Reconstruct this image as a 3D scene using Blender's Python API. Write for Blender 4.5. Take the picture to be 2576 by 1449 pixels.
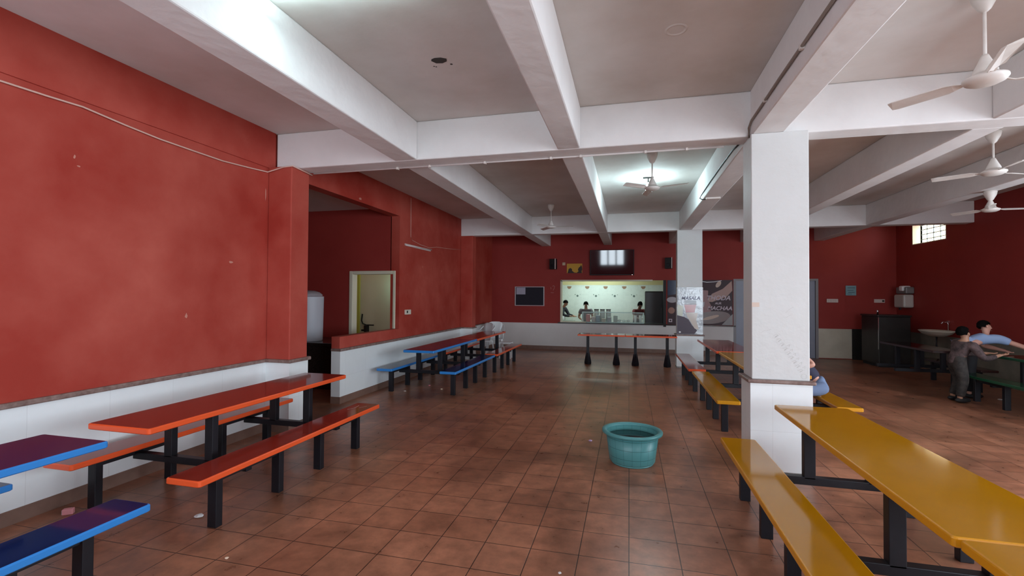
import bpy, bmesh, math, random
from mathutils import Vector, Matrix
PI = math.pi
S = bpy.context.scene
for o in list(bpy.data.objects): bpy.data.objects.remove(o)
COL = S.collection
random.seed(7)

# ------------------------------------------------------------------ camera
FPX = 1177.3563; YAW = -0.2448; PITCH = 0.0170; ROLL = 0.0059; CH = 1.75
Fv = Vector((math.sin(YAW)*math.cos(PITCH), math.cos(YAW)*math.cos(PITCH), math.sin(PITCH)))
R0 = Vector((math.cos(YAW), -math.sin(YAW), 0)); U0 = R0.cross(Fv)
Rv = math.cos(ROLL)*R0 + math.sin(ROLL)*U0
Uv = -math.sin(ROLL)*R0 + math.cos(ROLL)*U0
cam = bpy.data.cameras.new('camera'); camo = bpy.data.objects.new('camera', cam); COL.objects.link(camo)
camo.matrix_world = Matrix(((Rv.x, Uv.x, -Fv.x, 0), (Rv.y, Uv.y, -Fv.y, 0), (Rv.z, Uv.z, -Fv.z, CH), (0, 0, 0, 1)))
cam.sensor_fit = 'HORIZONTAL'; cam.sensor_width = 36; cam.lens = 36*FPX/2576
cam.clip_start = 0.05; cam.clip_end = 100
S.camera = camo

# ------------------------------------------------------------------ world and light
w = bpy.data.worlds.new('world'); S.world = w; w.use_nodes = True
nt = w.node_tree; bg = nt.nodes['Background']
bg.inputs['Color'].default_value = (0.79, 0.90, 1.0, 1); bg.inputs['Strength'].default_value = 8.6
S.view_settings.view_transform = 'Standard'; S.view_settings.look = 'None'
S.view_settings.gamma = 1; S.view_settings.use_curve_mapping = False
S.view_settings.exposure = 0.28

def light(name, kind, loc, energy, color, size=None, rot=None, **k):
    d = bpy.data.lights.new(name, kind); d.energy = energy; d.color = color
    o = bpy.data.objects.new(name, d); COL.objects.link(o); o.location = loc
    if size and kind == 'AREA': d.shape = 'RECTANGLE'; d.size = size[0]; d.size_y = size[1]
    if rot: o.rotation_euler = rot
    for a, b in k.items(): setattr(d, a, b)
    return o
def portal(loc, size, rot):
    o = light('window_portal', 'AREA', loc, 1, (1, 1, 1), size, rot); o.data.cycles.is_portal = True
    return o
# (y0, y1, z0, z1) of the openings in the wall on the right, and (x0, x1, z0, z1) of those behind the camera
RWIN = [(-1.4, 2.3, 0.6, 3.3), (2.7, 7.0, 0.6, 3.3), (13.16, 14.5, 3.16, 3.66)]
REARWIN = [(-1.9, -0.3, 1.35, 3.2), (2.6, 5.2, 0.6, 3.2), (-4.3, -2.8, .9, 3.25)]  # last opening is unseen, added to brighten left wall and beams
for (a, b, c, d) in RWIN: portal((7.52, (a+b)/2, (c+d)/2), (d-c, b-a), (0, PI/2, 0))
for (a, b, c, d) in REARWIN: portal(((a+b)/2, -1.87, (c+d)/2), (b-a, d-c), (PI/2, 0, 0))

sun = light('sun', 'SUN', (0, 0, 12), 4.0, (1.0, .93, .8)); sun.data.angle = .02
sun.rotation_euler = Vector((.62, -.12, -.78)).to_track_quat('-Z', 'Y').to_euler()

# ------------------------------------------------------------------ key dimensions
XL = -4.54; XL2 = -4.516; XR = 7.25; YR = -1.6; YB = 15.28
ZC = 3.87; ZB = 3.40
Y1, Y1B = 5.22, 5.49
Y2, Y2B = 12.21, 12.48

# ------------------------------------------------------------------ materials
MATS = {}
def mat(name, col, rough=0.6, metal=0.0, spec=0.5, noise=None, bump=None, emit=None, alpha=None, coat=0, trans=0):
    """noise=(scale, amount, dark colour) mixes a second colour by noise; bump=(scale, strength)"""
    if name in MATS: return MATS[name]
    m = bpy.data.materials.new(name); m.use_nodes = True; MATS[name] = m
    n = m.node_tree.nodes; l = m.node_tree.links; b = n['Principled BSDF']
    b.inputs['Base Color'].default_value = (*col, 1); b.inputs['Roughness'].default_value = rough
    b.inputs['Metallic'].default_value = metal; b.inputs['Specular IOR Level'].default_value = spec
    if coat: b.inputs['Coat Weight'].default_value = coat; b.inputs['Coat Roughness'].default_value = 0.12
    if trans: b.inputs['Transmission Weight'].default_value = trans
    tc = n.new('ShaderNodeTexCoord')
    if noise:
        sc, amt, c2 = noise
        t = n.new('ShaderNodeTexNoise'); t.inputs['Scale'].default_value = sc; t.inputs['Detail'].default_value = 6
        t.inputs['Roughness'].default_value = 0.6
        l.new(tc.outputs['Object'], t.inputs['Vector'])
        r = n.new('ShaderNodeValToRGB'); r.color_ramp.elements[0].position = 0.35; r.color_ramp.elements[1].position = 0.7
        r.color_ramp.elements[0].color = (0, 0, 0, 1); r.color_ramp.elements[1].color = (amt, amt, amt, 1)
        l.new(t.outputs['Fac'], r.inputs['Fac'])
        mx = n.new('ShaderNodeMix'); mx.data_type = 'RGBA'
        mx.inputs['A'].default_value = (*col, 1); mx.inputs['B'].default_value = (*c2, 1)
        l.new(r.outputs['Color'], mx.inputs['Factor']); l.new(mx.outputs['Result'], b.inputs['Base Color'])
    if bump:
        t = n.new('ShaderNodeTexNoise'); t.inputs['Scale'].default_value = bump[0]; t.inputs['Detail'].default_value = 5
        l.new(tc.outputs['Object'], t.inputs['Vector'])
        bp = n.new('ShaderNodeBump'); bp.inputs['Strength'].default_value = bump[1]; bp.inputs['Distance'].default_value = 0.02
        l.new(t.outputs['Fac'], bp.inputs['Height']); l.new(bp.outputs['Normal'], b.inputs['Normal'])
    if emit:
        b.inputs['Emission Color'].default_value = (*emit[0], 1); b.inputs['Emission Strength'].default_value = emit[1]
    if alpha is not None: b.inputs['Alpha'].default_value = alpha
    return m

def tile_mat(name, cols, size, mortar, mcol, rough, vertical=False, off=(0, 0), bumpy=0.15, stain=None, mottle=0.3):
    m = bpy.data.materials.new(name); m.use_nodes = True; MATS[name] = m
    n = m.node_tree.nodes; l = m.node_tree.links; b = n['Principled BSDF']
    tc = n.new('ShaderNodeTexCoord'); vec = tc.outputs['Object']
    if vertical:   # use (x+y, z)
        sp = n.new('ShaderNodeSeparateXYZ'); l.new(vec, sp.inputs[0])
        ad = n.new('ShaderNodeMath'); ad.operation = 'ADD'; l.new(sp.outputs['X'], ad.inputs[0]); l.new(sp.outputs['Y'], ad.inputs[1])
        cb = n.new('ShaderNodeCombineXYZ'); l.new(ad.outputs[0], cb.inputs['X']); l.new(sp.outputs['Z'], cb.inputs['Y'])
        vec2 = cb.outputs[0]
    else: vec2 = vec
    mp = n.new('ShaderNodeMapping'); mp.inputs['Location'].default_value = (off[0], off[1], 0); l.new(vec2, mp.inputs['Vector'])
    br = n.new('ShaderNodeTexBrick'); br.offset = 0; br.squash = 1
    br.inputs['Scale'].default_value = 1; br.inputs['Brick Width'].default_value = size[0]; br.inputs['Row Height'].default_value = size[1]
    br.inputs['Mortar Size'].default_value = mortar; br.inputs['Mortar Smooth'].default_value = 0.3
    br.inputs['Color1'].default_value = (*cols[0], 1); br.inputs['Color2'].default_value = (*cols[1], 1); br.inputs['Mortar'].default_value = (*mcol, 1)
    l.new(mp.outputs[0], br.inputs['Vector'])
    t = n.new('ShaderNodeTexNoise'); t.inputs['Scale'].default_value = 7; t.inputs['Detail'].default_value = 8; t.inputs['Roughness'].default_value = .65
    l.new(vec, t.inputs['Vector'])
    r = n.new('ShaderNodeValToRGB'); r.color_ramp.elements[0].position = 0.3; r.color_ramp.elements[1].position = 0.72
    lo = 1-mottle; r.color_ramp.elements[0].color = (lo, lo, lo, 1); hi = 1.1 if mottle > .1 else 1.0; r.color_ramp.elements[1].color = (hi, hi, hi, 1)
    l.new(t.outputs['Fac'], r.inputs['Fac'])
    mx = n.new('ShaderNodeMix'); mx.data_type = 'RGBA'; mx.blend_type = 'MULTIPLY'; mx.inputs['Factor'].default_value = 1
    l.new(br.outputs['Color'], mx.inputs['A']); l.new(r.outputs['Color'], mx.inputs['B'])
    last = mx.outputs['Result']
    if stain:
        t2 = n.new('ShaderNodeTexNoise'); t2.inputs['Scale'].default_value = 0.9; t2.inputs['Detail'].default_value = 7; t2.inputs['Distortion'].default_value = .6
        l.new(vec, t2.inputs['Vector'])
        r2 = n.new('ShaderNodeValToRGB'); r2.color_ramp.elements[0].position = 0.36; r2.color_ramp.elements[1].position = 0.56
        r2.color_ramp.elements[0].color = (stain, stain, stain, 1); r2.color_ramp.elements[1].color = (1, 1, 1, 1)
        l.new(t2.outputs['Fac'], r2.inputs['Fac'])
        m2 = n.new('ShaderNodeMix'); m2.data_type = 'RGBA'; m2.blend_type = 'MULTIPLY'; m2.inputs['Factor'].default_value = 1
        l.new(last, m2.inputs['A']); l.new(r2.outputs['Color'], m2.inputs['B']); last = m2.outputs['Result']
    l.new(last, b.inputs['Base Color'])
    rr = n.new('ShaderNodeMapRange'); rr.inputs['To Min'].default_value = rough[0]; rr.inputs['To Max'].default_value = rough[1]
    l.new(t.outputs['Fac'], rr.inputs['Value']); l.new(rr.outputs[0], b.inputs['Roughness'])
    bp = n.new('ShaderNodeBump'); bp.inputs['Strength'].default_value = bumpy; bp.inputs['Distance'].default_value = 0.01
    iv = n.new('ShaderNodeMath'); iv.operation = 'SUBTRACT'; iv.inputs[0].default_value = 1; l.new(br.outputs['Fac'], iv.inputs[1])
    ad2 = n.new('ShaderNodeMath'); ad2.operation = 'MULTIPLY_ADD'; ad2.inputs[1].default_value = 0.25; l.new(t.outputs['Fac'], ad2.inputs[0]); l.new(iv.outputs[0], ad2.inputs[2])
    l.new(ad2.outputs[0], bp.inputs['Height']); l.new(bp.outputs['Normal'], b.inputs['Normal'])
    return m

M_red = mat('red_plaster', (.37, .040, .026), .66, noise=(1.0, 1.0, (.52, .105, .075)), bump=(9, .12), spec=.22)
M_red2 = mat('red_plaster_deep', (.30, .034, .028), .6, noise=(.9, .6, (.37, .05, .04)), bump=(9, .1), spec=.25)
M_white = mat('white_plaster', (.80, .785, .775), .75, noise=(2.3, .5, (.70, .675, .665)), bump=(6, .45), spec=.3)
M_ceil = mat('ceiling_plaster', (.76, .73, .71), .8, noise=(.45, .9, (.53, .47, .42)), bump=(5, .25), spec=.2)
M_colm = mat('column_plaster', (.68, .69, .685), .6, noise=(3, .35, (.60, .61, .58)), bump=(9, .25), spec=.4)
M_dado = tile_mat('white_dado_tile', ((.86, .90, .91), (.88, .92, .93)), (.6, .45), .0012, (.68, .70, .70), (.28, .31), True, (0.1, 0.02), .006, None, .03)
M_dadob = mat('beige_dado_paint', (.62, .58, .47), .55, noise=(3, .7, (.50, .46, .36)), bump=(12, .1))
M_floor = tile_mat('terracotta_floor_tile', ((.42, .17, .095), (.50, .215, .125)), (.33, .33), .0035, (.06, .03, .02), (.20, .42), False, (-.003, .09), .25, .55, .45)
M_base = mat('brown_skirting_tile', (.20, .115, .085), .45, noise=(8, .6, (.28, .17, .13)))
M_trim = mat('brown_marble_trim', (.17, .10, .085), .4, noise=(14, .8, (.36, .26, .23)))
M_gran = mat('dark_granite', (.022, .02, .018), .18, noise=(60, .6, (.07, .065, .06)))
M_black = mat('black_steel', (.009, .009, .013), .45, spec=.35, noise=(20, .3, (.02, .02, .026)))
M_blackm = mat('black_matt', (.012, .012, .013), .6)
M_screen = mat('tv_screen_glass', (.004, .005, .009), .045, spec=1.0)
M_chair = mat('white_plastic', (.88, .91, .93), .35)
M_tank = mat('grey_white_plastic', (.55, .55, .6), .4)
M_chrome = mat('chrome', (.8, .8, .82), .15, 1.0)
M_steel = mat('dull_steel', (.05, .048, .045), .42, .7, noise=(5, .5, (.03, .028, .026)))
M_cream = mat('cream_paint', (.75, .72, .55), .6, noise=(2, .4, (.65, .64, .5)))
M_kwall = tile_mat('pale_green_wall_tile', ((.72, .80, .76), (.74, .82, .78)), (.3, .6), .0015, (.6, .66, .62), (.2, .35), True, (0, 0), .03, None, .05)
M_kband = mat('yellow_wall_band', (.75, .68, .38), .6)
M_fan = mat('cream_white_enamel', (.74, .70, .66), .4, noise=(6, .5, (.55, .48, .42)))
M_wire = mat('dusty_pink_cable', (.72, .48, .40), .6)
M_pipe = mat('painted_conduit', (.62, .56, .54), .6)
M_bwire = mat('black_cable', (.02, .025, .025), .4)
M_glass = mat('display_glass', (.80, .95, .90), .03, spec=.6, alpha=.13)
M_skin = mat('skin', (.42, .22, .14), .5)
M_skinp = mat('light_skin', (.62, .33, .25), .5)
M_hair = mat('black_hair', (.004, .0035, .0035), .9, spec=.08, bump=(60, .5))
M_door = mat('grey_blue_door', (.33, .36, .44), .45, noise=(1.5, .5, (.25, .28, .36)))

def table_mats(cn, top, edge):  # edge colour brighter than top, partly to carry daylight on the edges
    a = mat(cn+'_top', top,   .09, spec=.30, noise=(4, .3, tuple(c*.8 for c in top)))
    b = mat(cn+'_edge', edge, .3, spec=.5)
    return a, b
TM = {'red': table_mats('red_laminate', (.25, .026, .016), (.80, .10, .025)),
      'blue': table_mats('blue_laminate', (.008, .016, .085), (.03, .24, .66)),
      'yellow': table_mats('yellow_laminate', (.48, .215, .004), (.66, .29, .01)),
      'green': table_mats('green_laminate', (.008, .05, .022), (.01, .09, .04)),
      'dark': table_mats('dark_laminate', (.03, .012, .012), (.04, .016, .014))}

# ------------------------------------------------------------------ mesh helpers
def box(bm, x0, x1, y0, y1, z0, z1, mi=0):
    vs = [bm.verts.new((x, y, z)) for x in (x0, x1) for y in (y0, y1) for z in (z0, z1)]
    idx = [(0, 1, 3, 2), (4, 6, 7, 5), (0, 4, 5, 1), (2, 3, 7, 6), (0, 2, 6, 4), (1, 5, 7, 3)]
    fs = []
    for f in idx:
        fc = bm.faces.new([vs[i] for i in f]); fc.material_index = mi; fs.append(fc)
    return vs, fs
def obj(name, bm, mats, parent=None, bevel=0, smooth=False, loc=None, seg=2):
    bmesh.ops.recalc_face_normals(bm, faces=bm.faces)
    me = bpy.data.meshes.new(name); bm.to_mesh(me); bm.free()
    if not isinstance(mats, (list, tuple)): mats = [mats]
    for m in mats: me.materials.append(m)
    o = bpy.data.objects.new(name, me); COL.objects.link(o)
    if parent: o.parent = parent
    if loc: o.location = loc
    if smooth:
        for p in me.polygons: p.use_smooth = True
    if bevel:
        b = o.modifiers.new('bevel', 'BEVEL'); b.width = bevel; b.segments = seg; b.limit_method = 'ANGLE'
        if smooth is False:
            for p in me.polygons: p.use_smooth = False
    return o
def bobj(name, boxes, mats, parent=None, bevel=0, **k):
    bm = bmesh.new()
    for b in boxes: box(bm, *b)
    return obj(name, bm, mats, parent, bevel, **k)
def tag(o, label, cat, group=None, kind=None):
    o['label'] = label; o['category'] = cat
    if group: o['group'] = group
    if kind: o['kind'] = kind
    return o
def thing(name, label, cat, loc=(0, 0, 0), rz=0, group=None):
    o = bpy.data.objects.new(name, None); COL.objects.link(o); o.location = loc; o.rotation_euler = (0, 0, rz)
    o.empty_display_size = .1
    return tag(o, label, cat, group)
def struct(o):
    o['kind'] = 'structure'; return o
def lathe(bm, prof, n=32, c=(0, 0), sy=1.0, close=False):
    rings = []
    for r, z in prof:
        rings.append([bm.verts.new((c[0]+r*math.cos(2*PI*i/n), c[1]+sy*r*math.sin(2*PI*i/n), z)) for i in range(n)])
    for a, b in zip(rings, rings[1:]):
        for i in range(n):
            bm.faces.new((a[i], a[(i+1) % n], b[(i+1) % n], b[i]))
    if close:
        bm.faces.new(rings[0]); bm.faces.new(list(reversed(rings[-1])))
    return rings
def tube(bm, pts, r, n=8):
    pts = [Vector(p) for p in pts]; rings = []
    for i, p in enumerate(pts):
        d = (pts[min(i+1, len(pts)-1)]-pts[max(i-1, 0)]).normalized()
        a = d.orthogonal().normalized() if abs(d.z) > .95 else d.cross(Vector((0, 0, 1))).normalized()
        b = d.cross(a)
        rings.append([bm.verts.new(p+r*(math.cos(2*PI*k/n)*a+math.sin(2*PI*k/n)*b)) for k in range(n)])
    for A, B in zip(rings, rings[1:]):
        for k in range(n): bm.faces.new((A[k], A[(k+1) % n], B[(k+1) % n], B[k]))
    bm.faces.new(rings[0]); bm.faces.new(list(reversed(rings[-1])))
def holed(axis, fixed0, fixed1, a0, a1, z0, z1, holes):
    """boxes of a wall slab: axis 'x' = the slab is normal to x (a runs along y)."""
    A = sorted({a0, a1, *[h[0] for h in holes], *[h[1] for h in holes]}); A = [a for a in A if a0 <= a <= a1]
    Z = sorted({z0, z1, *[h[2] for h in holes], *[h[3] for h in holes]}); Z = [z for z in Z if z0 <= z <= z1]
    out = []
    for i in range(len(A)-1):
        run = None
        for j in range(len(Z)-1):
            ca, cz = (A[i]+A[i+1])/2, (Z[j]+Z[j+1])/2
            if any(h[0] < ca < h[1] and h[2] < cz < h[3] for h in holes):
                if run: out.append(run); run = None
                continue
            run = [A[i], A[i+1], run[2] if run else Z[j], Z[j+1]]
        if run: out.append(run)
    return [((fixed0, fixed1, p[0], p[1], p[2], p[3]) if axis == 'x' else (p[0], p[1], fixed0, fixed1, p[2], p[3])) for p in out]

# ------------------------------------------------------------------ room shell
struct(bobj('floor', [(-7.6, 7.6, -1.8, 18.6, -.1, 0)], M_floor))
struct(bobj('ceiling', [(-4.7, 7.45, -1.8, 15.4, ZC, ZC+.15)], M_ceil))
struct(bobj('ceiling_alcove', [(-7.6, -4.7, 5.0, 10.6, 3.53, 3.7)], M_ceil))
# left wall, first bay, with its dado and the slightly proud upper band
struct(bobj('wall_left', [(XL-.2, XL, YR-.2, 5.44, 0, ZC), (XL, XL+.02, YR, 5.2, ZB-.01, ZC)], M_red))
struct(bobj('wall_left_dado', [(XL, XL+.012, YR, 5.10, .11, .88)], M_dado))
struct(bobj('baseboard_left', [(XL, XL+.022, YR, 5.10, 0, .11)], M_base))
struct(bobj('trim_1', [(XL, XL+.035, YR, 5.11, .88, .925)], M_trim, bevel=.01))
# first pilaster
PX, PY0, PY1 = -4.187, 5.10, 5.44
struct(bobj('pillar_left', [(XL, PX, PY0, PY1, 0, ZB)], M_red, bevel=.012))
struct(bobj('pillar_left_dado', [(XL, PX+.014, PY0-.014, PY1+.002, .11, .88)], M_dado))
struct(bobj('baseboard_pillar', [(XL, PX+.022, PY0-.022, PY1+.004, 0, .11)], M_base))
struct(bobj('trim_2', [(XL, PX+.045, PY0-.04, PY1+.03, .88, .925)], M_trim, bevel=.01))
# second bay: passage (5.44..6.66), half wall (6.66..8.65) then the full wall
HW = 6.66; OW = 8.65
struct(bobj('wall_left_rear', [(XL2-.2, XL2, OW, YB+.15, 0, ZC), (XL2-.2, XL2, PY1, OW, 3.36, ZC)], M_red))
struct(bobj('wall_left_low', [(XL2-.16, XL2, HW, OW, .86, 1.075), (XL2-.14, XL2-.01, HW+.02, OW, 0, .9)], M_red, bevel=.008))
struct(bobj('wall_left_low_dado', [(XL2-.15, XL2+.014, HW-.012, 12.2, .11, .84), (XL2, XL2+.014, 12.48, YB, .11, .84)], M_dado))
struct(bobj('baseboard_left_low', [(XL2-.15, XL2+.024, HW-.02, 12.2, 0, .11), (XL2, XL2+.024, 12.48, YB, 0, .11)], M_base))
struct(bobj('trim_3', [(XL2-.15, XL2+.04, HW-.03, 12.2, .84, .885), (XL2, XL2+.03, 12.48, YB, .84, .87)], M_trim, bevel=.01))
struct(bobj('pillar_left_rear', [(XL2, -4.17, 12.2, 12.5, 0, ZB)], M_red, bevel=.012))
struct(bobj('pillar_left_rear_dado', [(XL2, -4.155, 12.188, 12.5, 0, .85)], M_dado))
struct(bobj('trim_4', [(XL2, -4.14, 12.17, 12.52, .85, .885)], M_trim))
# alcove behind the passage: red walls, a doorway to a lit cream room
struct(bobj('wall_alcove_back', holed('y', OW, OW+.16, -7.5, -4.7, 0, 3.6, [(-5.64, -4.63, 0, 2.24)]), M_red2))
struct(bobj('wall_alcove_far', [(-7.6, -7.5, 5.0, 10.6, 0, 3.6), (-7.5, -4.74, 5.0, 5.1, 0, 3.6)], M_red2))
struct(bobj('door_1_frame', [(-5.66, -5.58, OW-.01, OW+.17, 0, 2.25), (-4.66, -4.60, OW-.01, OW+.17, 0, 2.25), (-5.58, -4.66, OW-.01, OW+.17, 2.18, 2.25)], M_cream, bevel=.01))
struct(bobj('wall_store', [(-7.5, -4.7, 10.45, 10.6, 0, 3.6), (-7.5, -7.3, OW+.16, 10.45, 0, 3.6)], M_cream))
light('store_lamp', 'POINT', (-5.35, 10.12, 2.0), 2.6, (.45, 1.0, .85), shadow_soft_size=.12)
light('store_lamp', 'POINT', (-5.3, 9.3, 3.2), 9, (.95, 1.0, .8), shadow_soft_size=.2)

# right wall with its openings
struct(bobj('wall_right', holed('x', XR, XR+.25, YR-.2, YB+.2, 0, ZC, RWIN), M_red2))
struct(bobj('wall_right_dado', [(XR-.012, XR, 5.1, YB, 0, .86)], mat('shaded_dado_paint', (.24, .22, .17), .6, noise=(2.5, .8, (.12, .11, .09)))))  # pale dado darkened: the dim corner's shade is put into its colour
# wall behind the camera
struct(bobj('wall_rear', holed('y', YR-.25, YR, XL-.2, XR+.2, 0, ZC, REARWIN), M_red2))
def window_bars(n, axis, at, a0, a1, z0, z1, nv, nh, fr=.03, br=.008, m=None):
    bm = bmesh.new()
    def bb(a, b, c, d, t):
        if axis == 'x': box(bm, at-t, at+t, a, b, c, d)
        else: box(bm, a, b, at-t, at+t, c, d)
    bb(a0, a0+fr, z0, z1, .02); bb(a1-fr, a1, z0, z1, .02); bb(a0, a1, z0, z0+fr, .02); bb(a0, a1, z1-fr, z1, .02)
    for i in range(1, nv):
        a = a0+(a1-a0)*i/nv; bb(a-br, a+br, z0, z1, br)
    for i in range(1, nh):
        z = z0+(z1-z0)*i/nh; bb(a0, a1, z-br, z+br, br)
    o = obj(n, bm, m or M_door); struct(o); return o
window_bars('window_1', 'x', XR+.19, 13.16, 14.5, 3.16, 3.66, 5, 4, .015, .009, mat('grey_bar', (.20, .24, .25), .5))
struct(bobj('window_1_reveal', [(XR-.004, XR+.255, 14.485, 14.51, 3.15, 3.67), (XR-.004, XR+.255, 13.15, 13.17, 3.15, 3.67), (XR-.004, XR+.255, 13.16, 14.5, 3.15, 3.17)], M_cream))
window_bars('window_2', 'y', YR-.12, -1.9, -.3, 1.35, 3.2, 3, 1, .06, .05)
window_bars('window_3', 'y', YR-.12, 2.6, 5.2, .6, 3.2, 4, 2, .06, .03)
window_bars('fill_window', 'y', YR-.12, -4.3, -2.8, .9, 3.25, 2, 2, .06, .03)  # bars of the added rear-left opening, there only to let in light
window_bars('window_4', 'x', XR+.12, -1.4, 2.3, .6, 3.3, 4, 2, .06, .03)
window_bars('window_5', 'x', XR+.12, 2.7, 7.0, .6, 3.3, 5, 2, .05, .02)
# pale building standing outside the high window
tag(bobj('outside_building', [(9.6, 12.0, 15.9, 20, 0, 7.5), (10.6, 12, 10, 16.4, 0, 5.2)], mat('outside_cream_wall', (.80, .66, .36), .8)), 'cream painted building seen through the small high barred window', 'building')

# back wall: red above, white dado, serving hatch
HX0, HX1, HZ0, HZ1 = -2.17, 1.07, .90, 2.27
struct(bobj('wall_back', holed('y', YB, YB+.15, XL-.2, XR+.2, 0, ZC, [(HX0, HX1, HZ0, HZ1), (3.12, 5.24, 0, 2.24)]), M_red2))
struct(bobj('wall_back_dado', [(XL2+.014, 3.05, YB-.012, YB, .12, .862)], mat('white_dado_paint', (.76, .74, .72), .55, noise=(3, .4, (.68, .66, .64)))))
struct(bobj('wall_back_dado_right', [(5.31, XR-.012, YB-.012, YB, .02, .862)], M_dadob))
struct(bobj('baseboard_back', [(XL2+.02, 3.05, YB-.022, YB, 0, .12)], M_base))
struct(bobj('trim_5', [(-2.25, 3.1, YB-.06, YB+.16, .865, .90)], M_gran))
struct(bobj('trim_6', [(HX0-.01, HX0+.045, YB-.02, YB+.15, HZ0, HZ1), (HX0, .72, YB-.02, YB+.15, HZ1-.03, HZ1+.015), (HX0, -1.35, YB-.01, YB+.04, HZ0, HZ0+.035)], M_cream))
struct(bobj('trim_7', [(HX1-.03, HX1+.05, YB-.03, YB+.16, .82, HZ1)], M_blackm))
# shutter door
d = bobj('door_2', [(3.12, 5.24, YB+.03, YB+.08, 0, 2.24)], M_door); struct(d)
struct(bobj('door_2_frame', [(3.05, 3.12, YB-.02, YB+.1, 0, 2.30), (5.24, 5.31, YB-.02, YB+.1, 0, 2.30), (3.12, 5.24, YB-.02, YB+.1, 2.24, 2.30)], mat('door_frame_grey', (.28, .27, .28), .5)))
bobj('handle', [(4.10, 4.14, YB-.02, YB+.03, .98, 1.18)], M_steel, d)

# kitchen behind the hatch
KY = 18.2
struct(bobj('wall_kitchen_back', [(-3.2, 2.6, KY, KY+.1, 0, 2.19)], M_kwall))
struct(bobj('wall_kitchen_band', [(-3.2, 2.6, KY-.005, KY+.1, 2.19, 3.0)], M_kband))
struct(bobj('wall_kitchen_side', [(-3.3, -3.2, YB+.15, KY, 0, 3.0), (2.6, 2.7, YB+.15, KY, 0, 3.0)], M_cream))
struct(bobj('ceiling_kitchen', [(-3.3, 2.7, YB+.15, KY+.1, 3.0, 3.1)], M_cream))
light('kitchen_lamp', 'AREA', (-1.1, 17.0, 2.9), 42, (.78, 1.0, .92), (1.6, .3), (0, 0, 0))
# printed bowl and dot motifs on the kitchen tiles
M_motif = mat('bowl_print', (.34, .20, .13), .4); M_dot = mat('dot_print', (.12, .17, .16), .4)
bm = bmesh.new()
for i in range(5):
    x = -2.25+i*.693; z = 2.085
    v = [bm.verts.new((x+a, KY-.003, z+b)) for a, b in ((-.09, .04), (.09, .04), (.07, .0), (.035, -.045), (-.035, -.045), (-.07, 0))]
    bm.faces.new(v); box(bm, x-.075, x+.075, KY-.004, KY-.002, z+.04, z+.055)
struct(obj('tile_print_bowls', bm, M_motif))
bm = bmesh.new()
for i in range(4):
    for (dx, dz, r) in ((-.09, .05, .018), (.0, 0, .04), (.10, .05, .012)):
        cx, cz = -1.93+i*.705+dx, 1.77+dz
        bm.faces.new([bm.verts.new((cx+r*math.cos(k*PI/6), KY-.003, cz+r*math.sin(k*PI/6))) for k in range(12)])
struct(obj('tile_print_dots', bm, M_dot))

# ceiling beams
def beam(name, *b): return struct(bobj(name, [b], M_white, bevel=.014))
beam('ceiling_beam_cross', XL+.02, XR, Y1, Y1B, ZB, ZC)
beam('ceiling_beam_cross_rear', XL2, XR, Y2, Y2B, ZB, ZC)
for (a, b) in ((-2.80, -2.505), (-.785, -.53), (1.205, 1.50), (3.24, 3.51), (5.21, 5.48)):
    beam('ceiling_beam', a, b, YR, Y1, ZB+.002, ZC)
    beam('ceiling_beam', a, b, Y1B, Y2, ZB+.002, ZC)
    beam('ceiling_beam', a, b, Y2B, YB, ZB+.002, ZC)

# columns
def column(y0, y1, x0, x1, zt, nm):
    struct(bobj('column'+nm, [(x0, x1, y0, y1, zt, ZB+.001)], M_colm, bevel=.008))
    struct(bobj('column_base'+nm, [(x0-.018, x1+.018, y0-.018, y1+.018, 0.04, zt-.035)], M_dado))
    struct(bobj('column_ledge'+nm, [(x0-.045, x1+.045, y0-.045, y1+.045, zt-.035, zt)], M_trim, bevel=.012))
    struct(bobj('column_foot'+nm, [(x0-.014, x1+.01, y0-.012, y1+.012, 0, .12)], mat('worn_plaster', (.45, .45, .44), .8, noise=(9, .9, (.10, .09, .08)), bump=(20, .6))))
column(5.14, 5.49, 1.195, 1.713, .935, '_near')
column(12.22, 12.55, 1.16, 1.745, .83, '_rear')
# faint pencil scribbles and a strip of old tape on the near column
bm = bmesh.new()
def stroke(pts, wd=.003):
    for (a, b), (c, e) in zip(pts, pts[1:]):
        dx, dz = c-a, e-b; L = math.hypot(dx, dz) or 1; nx, nz = -dz/L*wd/2, dx/L*wd/2
        bm.faces.new([bm.verts.new((x, 5.1385, z)) for x, z in ((a+nx, b+nz), (c+nx, e+nz), (c-nx, e-nz), (a-nx, b-nz))])
for i in range(9):
    x, z = 1.42+i*.027, 1.37-i*.042
    stroke([(x-.03, z), (x, z+.018), (x+.012, z+.008), (x-.012, z-.014), (x+.02, z+.006)])
    if i > 2: stroke([(x+.01, z+.03), (x+.035, z+.045), (x+.03, z+.02)])
stroke([(1.28, 1.40), (1.31, 1.42), (1.33, 1.415), (1.37, 1.435)]); stroke([(1.50, 1.60), (1.53, 1.63), (1.57, 1.66)]); stroke([(1.50, 1.55), (1.53, 1.57), (1.55, 1.58)])
cx, cz = 1.66, .98
stroke([(cx+.025*math.cos(t*PI/5), cz+.025*math.sin(t*PI/5)) for t in range(11)])
struct(obj('column_scribble', bm, mat('pencil_grey', (.58, .58, .56), .8)))
struct(bobj('column_tape', [(1.197, 1.265, 5.1375, 5.14, 1.655, 1.70)], mat('old_tape', (.68, .55, .47), .6)))

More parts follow.
